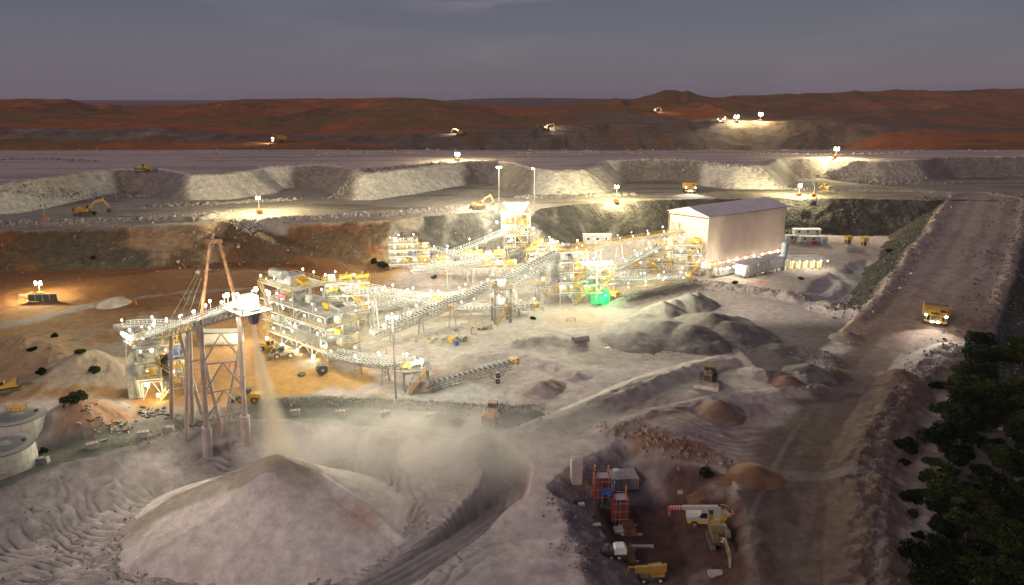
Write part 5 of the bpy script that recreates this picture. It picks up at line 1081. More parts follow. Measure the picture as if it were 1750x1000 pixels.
def generator():
    p = GT(1049, 951); r = thing('generator_trailer', 'black and white twin axle generator trailer beside the reinforcing mats', 'trailer', p, R(4))
    b = MB(); b.b2(-2.0, 1.9, -.8, .8, .55, .8); b.beam((1.9, 0, .65), (2.9, 0, .55), .14); b.build('chassis', BLK, r); MB().prism([(-.1, .8), (1.8, .8), (1.8, 1.75), (1.5, 2.0), (.2, 2.0), (-.1, 1.75)], -.75, .75).build('generator', WHITE_P, r); b = MB(); b.b2(-1.9, -.2, -.7, .7, .8, 1.5); b.tube((-1.1, 0, 1.5), (-1.1, 0, 2.2), .4); b.build('fuel_tank', DKMETAL, r)
    wheels(r, [(-.6, .9), (-.6, -.9), (.6, .9), (.6, -.9)], .42, .3, WHITE_P)
generator()
def scissor_lift():
    p = GT(1038, 865); r = thing('scissor_lift', 'blue scissor lift parked between the two red formwork towers', 'scissor lift', p, R(70))
    b = MB(); b.b2(-1.5, 1.5, -.8, .8, .35, .85); b.build('chassis', DKMETAL, r); s = MB()
    for k in range(3):
        z = .9 + k * .75
        for y in (-.6, .6): s.beam((-1.2, y, z), (1.2, y, z + .75), .13); s.beam((1.2, y, z), (-1.2, y, z + .75), .13)
    s.build('scissor_arm', BLUEP, r); d = MB(); d.b2(-1.7, 1.7, -.9, .9, 3.15, 3.3); d.build('platform', BLUEP, r); rails(MB(), [(-1.7, -.9, 3.3), (1.7, -.9, 3.3), (1.7, .9, 3.3), (-1.7, .9, 3.3)], 1.1, .9, .04, True).build('platform_rail', BLUEP, r); wheels(r, [(1.0, .8), (1.0, -.8), (-1.0, .8), (-1.0, -.8)], .42, .3, YEL)
scissor_lift()
# ------------------------------------------------------------------ lighting masts
def tall_mast(label, px, py, top, power, heads=4):
    p = GT(px, py); hgt = 1.0; t = D(px, top, p.y); h = t.z - p.z
    r = thing('light_mast', label, 'light mast', p, 0, 'tall light masts'); MB().tube((0, 0, -.3), (0, 0, h), .22, .10, 8).build('pole', STEEL, r, smooth=True); MB().box((0, 0, .2), (1.1, 1.1, .6)).build('base_block', CONC, r)
    b = MB(); b.beam((-1.0, 0, h), (1.0, 0, h), .14); b.build('crossarm', STEEL, r)
    for i in range(heads): lamp(r, (-.9 + 1.8 * i / max(1, heads - 1), -.2, h), .1, power, bare=True, size=.32)
tall_mast('tall light mast beside the primary crusher', 853, 360, 286, 2600)
tall_mast('thin mast with a dim lamp right of the primary crusher', 913, 362, 288, 120, 1)
tall_mast('tall pale light mast standing in front of the plant', 677, 686, 542, 500, 2)
def flood_tower():
    p = G(1018, 527); t = D(1018, 452, p.y); h = t.z - hz(p.x, p.y); r = thing('floodlight_tower', 'floodlight tower with a wide bank of very bright lamps over the plant', 'floodlight tower', (p.x, p.y, hz(p.x, p.y)), .1)
    MB().tube((0, 0, -.3), (0, 0, h), .3, .2, 8).build('pole', STEEL, r, smooth=True); b = MB(); b.beam((-4.4, 0, h), (4.4, 0, h), .26); [b.beam((sg * 3.6, 0, h), (0, 0, h - 3.4), .16) for sg in (1, -1)]; b.beam((-4.4, 0, h + .8), (4.4, 0, h + .8), .14); [b.beam((-4.4 + i * 1.1, 0, h), (-4.4 + i * 1.1, 0, h + .8), .1) for i in range(9)]; b.build('lamp_frame', STEEL, r)
    for i in range(9): lamp(r, (-4.4 + i * 1.1, -.35, h + .55), .1, 800, bare=True, size=.42)
flood_tower()
def light_tower(label, px, py, top, power, lit=True, body=ORNG, lo=60, far=900, s=1.0, aim=(0, 0, -1)):
    p = GT(px, py, lo, far); t = D(px, top, p.y); h = max(4, t.z - p.z); r = thing('lighting_tower', label, 'lighting tower', p, rnd.uniform(-.5, .5), 'portable lighting towers')
    b = MB(); b.box((0, 0, .95), (2.4 * s, 1.3 * s, 1.1)); b.prism([(-1.2 * s, 1.5), (1.2 * s, 1.5), (.9 * s, 1.75), (-.9 * s, 1.75)], -.6 * s, .6 * s); b.build('engine_box', body, r); MB().beam((1.2 * s, 0, .5), (2.4 * s, 0, .45), .14).build('drawbar', DKMETAL, r)
    MB().tube((0, 0, 1.6), (0, 0, h), .13 * s, .08 * s, 6).build('mast', STEEL, r); wheels(r, [(0, .75 * s), (0, -.75 * s)], .38, .25, STEEL)
    b = MB(); b.beam((-.9 * s, 0, h), (.9 * s, 0, h), .12 * s); b.beam((-.9 * s, 0, h - .6 * s), (.9 * s, 0, h - .6 * s), .1 * s); b.build('crossarm', STEEL, r)
    for i in range(4):
        x, z = (-.75 + 1.5 * (i % 2)) * s, h - .6 * s * (i // 2)
        if lit: lamp(r, (x, -.2, z), .1, power * .7, col=(1, .89, .52), bare=True, size=.34 * s * (1.35 if power > 3700 else 1))
        else: MB().box((x, -.2, z), (.5 * s, .25, .42 * s)).build('lamp', DKMETAL, r)
light_tower('lighting tower on the left bench next to the large excavator', 78, 378, 350, 0, False)
light_tower('lighting tower at the bench edge in front of the second white dump', 444, 366, 337, 3600)
light_tower('thin unlit lighting tower far up on the left terrace', 370, 276, 262, 0, False)
light_tower('blazing lighting tower on the crest of the centre dump', 782, 276, 262, 4200, s=1.3)
light_tower('lighting tower at the bench lip right of the big cone dump', 1053, 347, 318, 3200)
light_tower('blazing lighting tower on the terrace right of centre', 1428, 270, 253, 4200, s=1.3)
light_tower('lighting tower on the bench behind the right half of the shed', 1365, 336, 316, 4200)
light_tower('orange based lighting tower with dark lamps beside the parked bulldozer', 1390, 337, 312, 0, False)
light_tower('leftmost of the three bright lighting towers on the horizon', 1236, 209, 201, 3800, lo=500, far=1400, s=1.8)
light_tower('middle one of the three bright lighting towers on the horizon', 1258, 209, 198, 5200, lo=500, far=1400, s=2.2)
light_tower('rightmost of the three bright lighting towers on the horizon', 1299, 207, 194, 4600, lo=500, far=1400, s=2.0)
light_tower('lighting tower shining on the orange floor beside dark panels', 70, 508, 482, 1100, body=YEL)
def panels():
    p = GT(74, 515); r = thing('panel_row', 'row of dark upright panels on the orange pit floor', 'panels', p, .06)
    for i in range(4): MB().box((-3.3 + i * 2.2, 0, 1.15), (2.0, .25, 2.2)).build('panel', mat('dark_blue_panel', (.05, .07, .09), .35, 0, .2, 1), r)
    b = MB(); b.beam((-4.5, .2, .15), (4.5, .2, .15), .2); b.beam((-4.4, .2, 2.3), (4.4, .2, 2.3), .12); b.build('rail', STEEL, r)
panels()
# ------------------------------------------------------------------ water tanks
def tank(label, c, rad, h, plat=False):
    r = thing('water_tank', label, 'water tank', c, 0, 'pale bolted water tanks'); b = MB(); b.lathe([(rad, -1.0), (rad, h)], 48)
    b.build('shell', mat('pale_tank_panel', (.66, .62, .54), .45, .1, .08, .3, dust=.3), r, smooth=True); s = MB()
    for z in (h * .34, h * .67, h - .06): s.lathe([(rad + .01, z - .03), (rad + .025, z), (rad + .01, z + .03)], 48)
    for k in range(3):
        for i in range(14):
            t = 2 * math.pi * (i + .5 * (k % 2)) / 14; a = Vector((math.cos(t), math.sin(t), 0)) * (rad + .02); s.beam(a + Vector((0, 0, h * k / 3 + .02)), a + Vector((0, 0, h * (k + 1) / 3 - .06)), .035)
    s.build('panel_seam', mat('dark_seam', (.30, .27, .24), .7), r); q = MB(); q.lathe([(rad + .12, h), (rad + .12, h + .10), (rad * .5, h + .42), (.01, h + .6)], 48); ro = q.build('roof', mat('grey_tank_roof', (.15, .145, .135), .5, .2, .1, .3), r)
    w = MB()
    for i in range(-11, 12):
        y = i * rad / 11.5; x = math.sqrt(max(0, rad * rad - y * y)); n = 6
        for j in range(n):
            a0, a1 = -x + 2 * x * j / n, -x + 2 * x * (j + 1) / n; f = lambda xx: h + .60 - .5 * math.hypot(xx, y) / rad
            w.beam((a0, y, f(a0) + .02), (a1, y, f(a1) + .02), .16, .05)
    w.build('roof_rib', mat('pale_roof_rib', (.50, .48, .44), .5, .2, .1, .3), ro); MB().lathe([(.42, 0), (.42, .28), (.32, .36), (.01, .36)], 14, (rad * .55, rad * .35, h + .30)).build('hatch', BLK, r)
    if plat:
        d = MB(); d.b2(-2.4, .2, .8, 2.6, h + .55, h + .68); d.build('platform', YEL, r); rails(MB(), [(-2.4, .8, h + .68), (.2, .8, h + .68), (.2, 2.6, h + .68), (-2.4, 2.6, h + .68)], 1.1, .8, .05, True).build('platform_rail', YEL, r)
c = G(38, 752); tank('upper pale bolted water tank with a yellow platform on its roof', (c.x, c.y, hz(c.x, c.y) - .1), 4.7, 4.4, True)
c = G(14, 797); tank('lower pale bolted water tank with a dark round hatch, nearest the camera', (c.x, c.y, hz(c.x, c.y) - .1), 4.7, 4.2)
# ------------------------------------------------------------------ offices and small buildings behind the shed
def office(label, px, py, ln, wd, h, rz, z=None, m=None, name='site_office'):
    p = GT(px, py); r = thing(name, label, 'portable building', p, rz, 'white portable buildings'); MB().box((0, wd / 2, h / 2 + .35), (ln, wd, h)).build('shell', m or WHITE_P, r); MB().box((0, wd / 2, h + .42), (ln + .4, wd + .4, .16)).build('roof', WHITE_P, r)
    n = max(1, int(ln / 4))
    for i in range(n): MB().box((-ln / 2 + (i + .5) * ln / n, -.03, h * .6 + .35), (1.1, .08, .8)).build('window', GLASS, r)
    MB().box((ln * .38, -.04, 1.35), (.9, .09, 2.0)).build('door', STEELD, r); [MB().box((-ln / 2 + .4 + i * (ln - .8) / 3, y, .15), (.3, .3, .5)).build('stump', STEELD, r) for i in range(4) for y in (.3, wd - .3)]
office('nearest white portable office behind the shed, right of the pipe tower', 1390, 416, 12, 3.2, 2.7, -.06)
office('small white portable building against the shed corner', 1353, 414, 5, 3, 2.6, 0)
office('long white portable office in the back row below the dark slope', 1380, 403, 13, 3.2, 2.7, .03)
office('white container building behind the yellow railed conveyor', 1021, 419, 12.5, 4, 4.2, .03, name='container_building')
p = GT(1390, 418); r = thing('fuel_tank', 'small red fuel tank in front of the white offices', 'tank', p, 0); b = MB(); b.tube((-1.3, -.4, .95), (1.3, -.4, .95), .75, None, 14); b.build('shell', REDP, r, smooth=True); b = MB(); b.box((-.8, -.4, .15), (.3, 1.3, .5)); b.box((.8, -.4, .15), (.3, 1.3, .5)); b.build('saddle', STEELD, r)
p = GT(1407, 418); r = thing('tank_cage', 'pale caged tank beside the red fuel tank', 'caged tank', p, 0); MB().box((0, 0, 1.6), (2.2, 2.2, 2.9)).build('bladder', BLUEGREY, r); b = MB(); [b.beam((x, y, 0), (x, y, 3.2), .12) for x in (-1.2, 0, 1.2) for y in (-1.2, 1.2)]; [b.beam((-1.2, y, z), (1.2, y, z), .1) for z in (.1, 1.6, 3.2) for y in (-1.2, 1.2)]; b.build('cage', STEEL, r)
for lb, px, py in (('left yellow hopper frame under the dark slope', 1449, 418), ('right yellow hopper frame under the dark slope', 1476, 421)):
    p = GT(px, py); r = thing('hopper_frame', lb, 'hopper', p, .2, 'yellow hopper frames'); b = MB(); b.hexa([(-.6, -.6, 2.2), (.6, -.6, 2.2), (.6, .6, 2.2), (-.6, .6, 2.2), (-1.4, -1.4, 4.0), (1.4, -1.4, 4.0), (1.4, 1.4, 4.0), (-1.4, 1.4, 4.0)]); b.build('hopper', YEL, r)
    [MB().beam((x, y, 0), (x, y, 3.9), .2).build('leg', YEL, r) for x in (-1.2, 1.2) for y in (-1.2, 1.2)]; b = MB(); b.beam((-1.2, -1.2, .3), (1.2, -1.2, 3.2), .1); b.box((0, 0, 1.2), (1.6, 1.6, 1.6)); b.build('chute_box', DKMETAL, r)
p = GT(1459, 430); r = thing('steel_skip', 'long grey open steel skip on the pad below the hopper frames', 'skip', p, .05); b = MB(); b.hexa([(-3.4, -1, .2), (3.4, -1, .2), (3.4, 1, .2), (-3.4, 1, .2), (-4, -1.3, 1.6), (4, -1.3, 1.6), (4, 1.3, 1.6), (-4, 1.3, 1.6)]); b.build('bin', STEELD, r); b = MB(); [b.beam((-4, s * 1.32, 1.62), (4, s * 1.32, 1.62), .14) for s in (1, -1)]; b.build('rim', STEEL, r)
p = GT(375, 592); r = thing('long_shelter', 'long pale shelter box behind the stacker tower', 'shelter', p, .05); MB().box((0, 2, 2.1), (11, 3.2, 3.4)).build('shell', mat('cream_shelter', (.62, .58, .46), .5, 0, .06, .3), r); b = MB(); [b.beam((-5 + i * 2, .3, 0), (-5 + i * 2, .3, 1), .2) for i in range(6)]; rails(b, [(-5.5, -.3, 0), (5.5, -.3, 0)], 1.1); b.build('base_frame', STEEL, r); lamp(r, (5.6, 0, 3), .1, 200, bare=True)
# ------------------------------------------------------------------ the concrete works in the cut
def formwork(label, px, py, w, h):
    p = GT(px, py); r = thing('formwork_tower', label, 'formwork', p, .03, 'red formwork towers'); b = MB()
    for sx, sy, lx, ly in ((0, -1, w, .12), (0, 1, w, .12), (-1, 0, .12, w), (1, 0, .12, w)): b.box((sx * w / 2, sy * w / 2, h / 2), (lx, ly, h))
    b.build('panel', REDFORM, r); q = MB()
    for k in range(7): z = .5 + k * (h - 1) / 6; q.box((0, -w / 2 - .14, z), (w + .3, .18, .16)); q.box((0, w / 2 + .14, z), (w + .3, .18, .16)); q.box((w / 2 + .14, 0, z), (.18, w, .16)); q.box((-w / 2 - .14, 0, z), (.18, w, .16))
    for k in range(6): q.box((-w / 2 + (k + .5) * w / 6, -w / 2 - .1, h / 2), (.09, .1, h))
    q.build('waler', mat('dull_red_steel', (.24, .04, .025), .6, 0, .25, 1), r); t = MB(); [t.beam((x, -w / 2 - .3, 0), (x, -w / 2 - .25, h + .2), .08) for x in (-.9, -.2, .9)]; [t.beam((-w / 2 - .2, -w / 2 - .3, 1 + i * 1.5), (w / 2 + .2, -w / 2 - .3, 1 + i * 1.5), .07) for i in range(int(h / 1.5))]; t.build('scaffold', STEEL, r)
    MB().box((0, 0, h - .4), (w - .2, w - .2, .3)).build('concrete_infill', CONC, r); e = MB(); [e.box((sx * w * .48, w * .45, h + .5), (.2, .2, 1.3)) for sx in (1, -1)]; e.build('lifting_post', ORNG, r)
formwork('red formwork tower standing at the back by the concrete slab', 1028, 851, 2.5, 4.6); formwork('nearer red formwork tower wrapped in scaffold tubes', 1058, 888, 2.5, 4.6)
p = GT(984, 821); r = thing('concrete_pier', 'tall plain concrete pier alone on the pale slope', 'pier', (p.x, p.y, p.z), .1); b = MB(); b.box((0, 0, 2.0), (1.9, 1.9, 4.8)); b.build('shaft', CONCW, r); b = MB(); b.box((.1, .1, 4.48), (1.2, 1.1, .16)); b.build('cap', CONC, r)
p = GT(1056, 834); r = thing('concrete_plinth', 'wide low concrete block with a flat top behind the formwork', 'concrete block', p, .1); b = MB(); b.box((1.2, 1.4, .9), (5.0, 3.8, 2.2)); b.build('block', CONC, r); b = MB(); [b.box((-.9 + i * 1.4, -.52, .9), (.06, .06, 2.1)) for i in range(4)]; b.build('joint', mat('dark_joint', (.2, .18, .16), .9), r); b = MB(); b.box((.1, 2.2, 2.3), (.9, .7, .5)); b.build('cap_box', WHITE_P, r)
def rebar(label, px, py, w, l, rz=0.0):
    p = GT(px, py); r = thing('rebar_mat', label, 'rebar mat', p + Vector((0, 0, .35)), rz, 'rusty reinforcing mats'); b = MB(); n = 9
    for i in range(n): b.tube((-w / 2 + i * w / (n - 1), -l / 2, .5), (-w / 2 + i * w / (n - 1), l / 2, .5), .05, None, 5)
    for i in range(n): b.tube((-w / 2 + i * w / (n - 1), -l / 2, .1), (-w / 2 + i * w / (n - 1), l / 2, .1), .05, None, 5)
    for i in range(7): b.tube((-w / 2, -l / 2 + (i + .5) * l / 7, .3), (w / 2, -l / 2 + (i + .5) * l / 7, .3), .06, None, 5)
    b.build('bar', RUST, r); q = MB(); [q.box((0, y, -.1), (w + 1.2, .25, .2)) for y in (-l * .3, l * .3)]; q.build('bearer', CONCW, r)
rebar('rusty reinforcing mat just below the nearer formwork tower', 1075, 908, 1.9, 4.6); rebar('rusty reinforcing mat beside the generator trailer', 1072, 952, 1.9, 4.8)
def slab(name, label, px, py, d, rz=0, m=CONC, cat='slab', grp=None):
    p = GT(px, py); r = thing(name, label, cat, p, rz, grp); b = MB(); b.box((0, 0, d[2] / 2 - .05), d, 0, .97); b.build('slab', m, r); q = MB(); [q.box((s * d[0] * .3, 0, -.02), (.2, d[1] * .9, .12)) for s in (1, -1)]; q.build('bearer', DKMETAL, r)
slab('footing_slab', 'pale footing slab left of the upper reinforcing mat', 1057, 907, (1.6, 1.8, .4)); slab('footing_slab', 'long thin concrete strip right of the reinforcing mats', 1097, 935, (3.8, .7, .3)); slab('footing_slab', 'pale square slab lying alone on the right of the red cut', 1223, 982, (2.1, 1.2, .5)); slab('footing_slab', 'small pale block on the slope above the crane', 1162, 843, (.9, .6, .5))
slab('timber_stack', 'dark timber stack on the left slope of the cut', 988, 858, (2.2, .7, .4), .6, DKMETAL, 'timber'); slab('timber_stack', 'brown timber pile left of the reinforcing mat', 1010, 880, (1.5, .8, .4), -1.0, RUST, 'timber'); slab('pallet', 'orange pallet beside the tall concrete pier', 996, 826, (1.5, 1.0, .6), .1, RUST, 'pallet'); slab('folded_tarp', 'crumpled white cover on the slope left of the cut', 993, 864, (1.1, .8, .5), .2, WHITE_P, 'cover'); slab('folded_tarp', 'grey sheet below the timber on the left of the cut', 1018, 897, (1.7, .7, .25), .1, CONCW, 'cover')
slab('ground_beam', 'thin strip of concrete under the generator', 1090, 914, (1.4, .5, .25), 0)
slab('steel_ladder', 'pale ladder lying on the left bank of the cut', 1027, 912, (.5, 3.0, .15), .2, STEEL, 'ladder')
# ------------------------------------------------------------------ concrete blocks along the service road
for lb, px, py in (('concrete block half hidden at the left edge of the photo', 2, 818), ('concrete block at the foot of the lower tank', 74, 791), ('concrete block with a red rag on top beside the road', 159, 766), ('concrete block on the road left of the stacker legs', 246, 746), ('concrete block just left of the raking stacker legs', 289, 738), ('concrete block in the dust right of the falling stream', 582, 710), ('concrete block on the road below the pale light mast', 658, 711), ('dark concrete block beside the gravel heap on the road', 735, 715), ('concrete block faint in the dust by the stream', 505, 709)):
    p = GT(px, py); r = thing('road_block', lb, 'concrete block', p, rnd.uniform(.1, .6), 'concrete blocks along the service road'); b = MB(); b.box((0, 0, .55), (2.0, 1.1, 1.15), 0, .96); b.build('block', CONC, r); [MB().box((x_, 0, 1.17), (.22, .5, .12)).build('lifting_lug', REDP if 'red rag' in lb else DKMETAL, r) for x_ in (.45, -.45)]
# ------------------------------------------------------------------ yard clutter
p = GT(551, 640); r = thing('belt_roll', 'big black roll of conveyor belt lying on the orange yard', 'belt roll', p, .5); o = MB().wheel((0, 0, 1.35), 1.35, 1.9, 22).build('roll', BLK, r, smooth=True); b = MB(); b.tube((0, -.97, 1.35), (0, .97, 1.35), .4, None, 12); b.build('core', STEELD, r)
p = GT(516, 641); r = thing('tyre', 'black tyre lying flat left of the belt roll', 'tyre', p, 0); o = MB().lathe([(.45, 0), (.9, .02), (1.0, .25), (.9, .5), (.45, .5), (.4, .25), (.45, 0)], 18).build('carcass', BLK, r, smooth=True); MB().lathe([(.42, .2), (.42, .3), (.01, .3)], 14).build('inner_shadow_plate', DKMETAL, r)
def barrier(label, px, py, w, rz=0, m=ORNG):
    p = GT(px, py); r = thing('barrier_frame', label, 'barrier', p, rz, 'orange barrier frames'); [MB().beam((x, 0, 0), (x, 0, 1.4), .14).build('post', m, r) for x in np.linspace(-w / 2, w / 2, max(2, int(w / 1.2)))]; b = MB(); [b.beam((-w / 2, 0, z), (w / 2, 0, z), .1) for z in (.7, 1.35)]; b.build('rail', m, r)
barrier('orange barrier frame on the red floor left of the mast', 225, 521, 3); barrier('long low dark framed barrier left of the rusty mast', 297, 515, 7, 0, RUST); barrier('orange rails beside the silo pad, left group', 1290, 487, 5, -.1); barrier('orange rails in front of the pale pink module', 1308, 486, 4, .2); barrier('small red barrier inside the circular track', 976, 551, 2.6, .1, REDP)
barrier('yellow test frame standing under the flat conveyor', 813, 553, 4, 0, YEL); barrier('yellow stand left of the transfer frame', 772, 543, 6, 0, YEL); barrier('red painted stands behind the stacker tower', 393, 630, 4, .1, REDP)
for i, (px, py, lb) in enumerate(((632, 607, 'left'), (660, 604, 'right'), (711, 584, 'far'), (806, 570, 'rear'), (254, 758, 'road'))):
    p = GT(px, py); r = thing('marker_post', {'left': 'orange marker post right of the screening building', 'right': 'orange marker post near the tall front mast', 'far': 'orange marker post under the longest conveyor', 'rear': 'orange marker post behind the yellow spares', 'road': 'orange marker post on the road below the rubbish heap'}[lb], 'marker post', p, 0, 'orange marker posts'); MB().tube((0, 0, 0), (0, 0, 1.5), .13, .11, 8).build('post', ORNG, r); MB().lathe([(.3, 0), (.3, .1), (.1, .14)], 10).build('foot', DKMETAL, r)
p = GT(780, 590); r = thing('barrel', 'blue barrel in front of the yellow spares', 'barrel', p, 0); MB().lathe([(.01, 0), (.6, 0), (.64, .5), (.6, 1.2), (.01, 1.2)], 14).build('drum', BLUEP, r, smooth=True); b = MB(); [b.lathe([(.65, z), (.68, z + .04), (.65, z + .08)], 14) for z in (.35, .8)]; b.build('hoop', BLUEP, r)
p = GT(787, 585); r = thing('machine_spares', 'heap of yellow and grey machine spares on pallets', 'spare parts', p, .1); b = MB(); [b.box((rnd.uniform(-3, 2), rnd.uniform(-.5, 2.5), .5), (rnd.uniform(1, 2.2), rnd.uniform(.6, 1.2), rnd.uniform(.5, 1.3)), rnd.uniform(0, 3)) for i in range(6)]; b.build('yellow_casting', YEL, r); b = MB(); [b.box((rnd.uniform(-4, 3), rnd.uniform(0, 3), .5), (rnd.uniform(1, 1.8), rnd.uniform(.8, 1.2), 1.0), rnd.uniform(0, 3)) for i in range(5)]; b.build('crate', STEELD, r)
p = GT(736, 585); r = thing('round_tub', 'pale round tub left of the yellow spares', 'tub', p, 0); MB().lathe([(1.0, 0), (1.2, 1.1), (1.1, 1.1), (.95, .15), (.01, .15)], 18).build('tub', mat('pale_yellow_plastic', (.6, .52, .35), .5), r); MB().lathe([(1.22, 1.0), (1.28, 1.08), (1.22, 1.14)], 18).build('rim', YEL, r)
def scrap(label, px, py, n, sp, cols, seed):
    g = random.Random(seed); p = GT(px, py); r = thing('scrap_heap', label, 'scrap heap', p, 0, 'scrap heaps'); 
    for nm, m in cols:
        for i in range(n * 2 // 3):
            b = MB(); q = Vector((g.gauss(0, sp), g.gauss(0, sp * .7), 0)); q.z = hz(p.x + q.x, p.y + q.y) - p.z + .25; a = g.uniform(0, 6.3); d = Vector((math.cos(a), math.sin(a), g.uniform(-.2, .3))) * g.uniform(.4, 1.4); b.beam(q - d * .5, q + d * .5, g.uniform(.1, .6), g.uniform(.1, .5)); b.build(nm, m, r)
scrap('scattered scrap and boards at the end of the orange yard', 172, 722, 26, 2.6, (('board', RUST), ('scrap_steel', STEELD), ('light_scrap', STEEL)), 1)
scrap('dark heap of cable and rubber below the reclaim tower', 258, 708, 30, 1.8, (('cable', BLK), ('scrap_steel', STEELD)), 2)
scrap('heap of pale rubble under the lighting tower on the orange floor', 50, 506, 26, 2.6, (('light_scrap', mat('pale_yellow_rubble', (.5, .42, .25), .9)), ('board', YEL)), 3)
scrap('grey scrap beside the round tub', 775, 577, 20, 2.4, (('scrap_steel', STEELD), ('light_scrap', STEEL)), 4)
scrap('grey rubble heap before the green equipment', 830, 562, 16, 1.6, (('scrap_steel', RUST), ('light_scrap', STEELD)), 5)
p = GT(992, 583); r = thing('drain_pipe', 'short concrete drain pipe at the trickle of water', 'pipe', p, .4); b = MB(); b.tube((-2.2, 0, .6), (2.2, 0, .5), .85, .85, 16, False); b.tube((2.2, 0, .5), (-2.2, 0, .6), .72, .72, 16, False); b.build('barrel', CONC, r, smooth=True); b = MB(); b.tube((2.0, 0, .5), (2.25, 0, .5), .95, .95, 16, False); b.build('collar', CONC, r)
# trickle of water
def water(pts, w):
    P = [GT(*q) for q in pts]; v = []; f = []
    for i, p in enumerate(P):
        d = (P[min(i + 1, len(P) - 1)] - P[max(i - 1, 0)]); n = Vector((-d.y, d.x, 0)).normalized() * w[i]; z = p.z + .06; v += [(p.x - n.x, p.y - n.y, z), (p.x + n.x, p.y + n.y, z)]
    for i in range(len(P) - 1): f.append((2 * i, 2 * i + 1, 2 * i + 3, 2 * i + 2))
    me = bpy.data.meshes.new('water'); me.from_pydata(v, [], f); o = link(bpy.data.objects.new('water', me)); o['kind'] = 'structure'
    m = bpy.data.materials.new('water'); m.use_nodes = True; b = m.node_tree.nodes['Principled BSDF']; b.inputs['Base Color'].default_value = (.30, .29, .25, 1); b.inputs['Roughness'].default_value = .08; me.materials.append(m)
water([(925, 563), (950, 568), (970, 572), (984, 580)], [1.2, 1.0, .7, .5]); water([(1014, 592), (1032, 593), (1050, 597)], [.5, .6, .4])
# ------------------------------------------------------------------ loose rock
def rock_field(name, pos, size, colr, label=None, rs=None):
    n = len(pos); rs = rs or np.random.RandomState(3)
    base = np.array([(-1, -1, -1), (1, -1, -1), (1, 1, -1), (-1, 1, -1), (-.7, -.7, 1), (.7, -.7, 1), (.7, .7, 1), (-.7, .7, 1)], float) * .5
    q = np.array([(0, 3, 2, 1), (4, 5, 6, 7), (0, 1, 5, 4), (1, 2, 6, 5), (2, 3, 7, 6), (3, 0, 4, 7)])
    v = base[None] * (1 + rs.uniform(-.35, .35, (n, 8, 3))) * size[:, None, None] * rs.uniform(.6, 1.25, (n, 1, 3))
    a = rs.uniform(0, 6.28, n); ca, sa = np.cos(a), np.sin(a); x = v[:, :, 0] * ca[:, None] - v[:, :, 1] * sa[:, None]; y = v[:, :, 0] * sa[:, None] + v[:, :, 1] * ca[:, None]
    v = np.stack([x, y, v[:, :, 2]], 2) + pos[:, None, :]
    F = (q[None] + (np.arange(n) * 8)[:, None, None]).reshape(-1, 4)
    c = np.repeat(colr * rs.uniform(.6, 1.25, (n, 1)), 8, 0)
    o = mesh_np(name, v.reshape(-1, 3), F, np.clip(c, .01, .7), SOIL); o.data.polygons.foreach_set('use_smooth', np.zeros(len(F), bool)); o['kind'] = 'stuff'
    return o
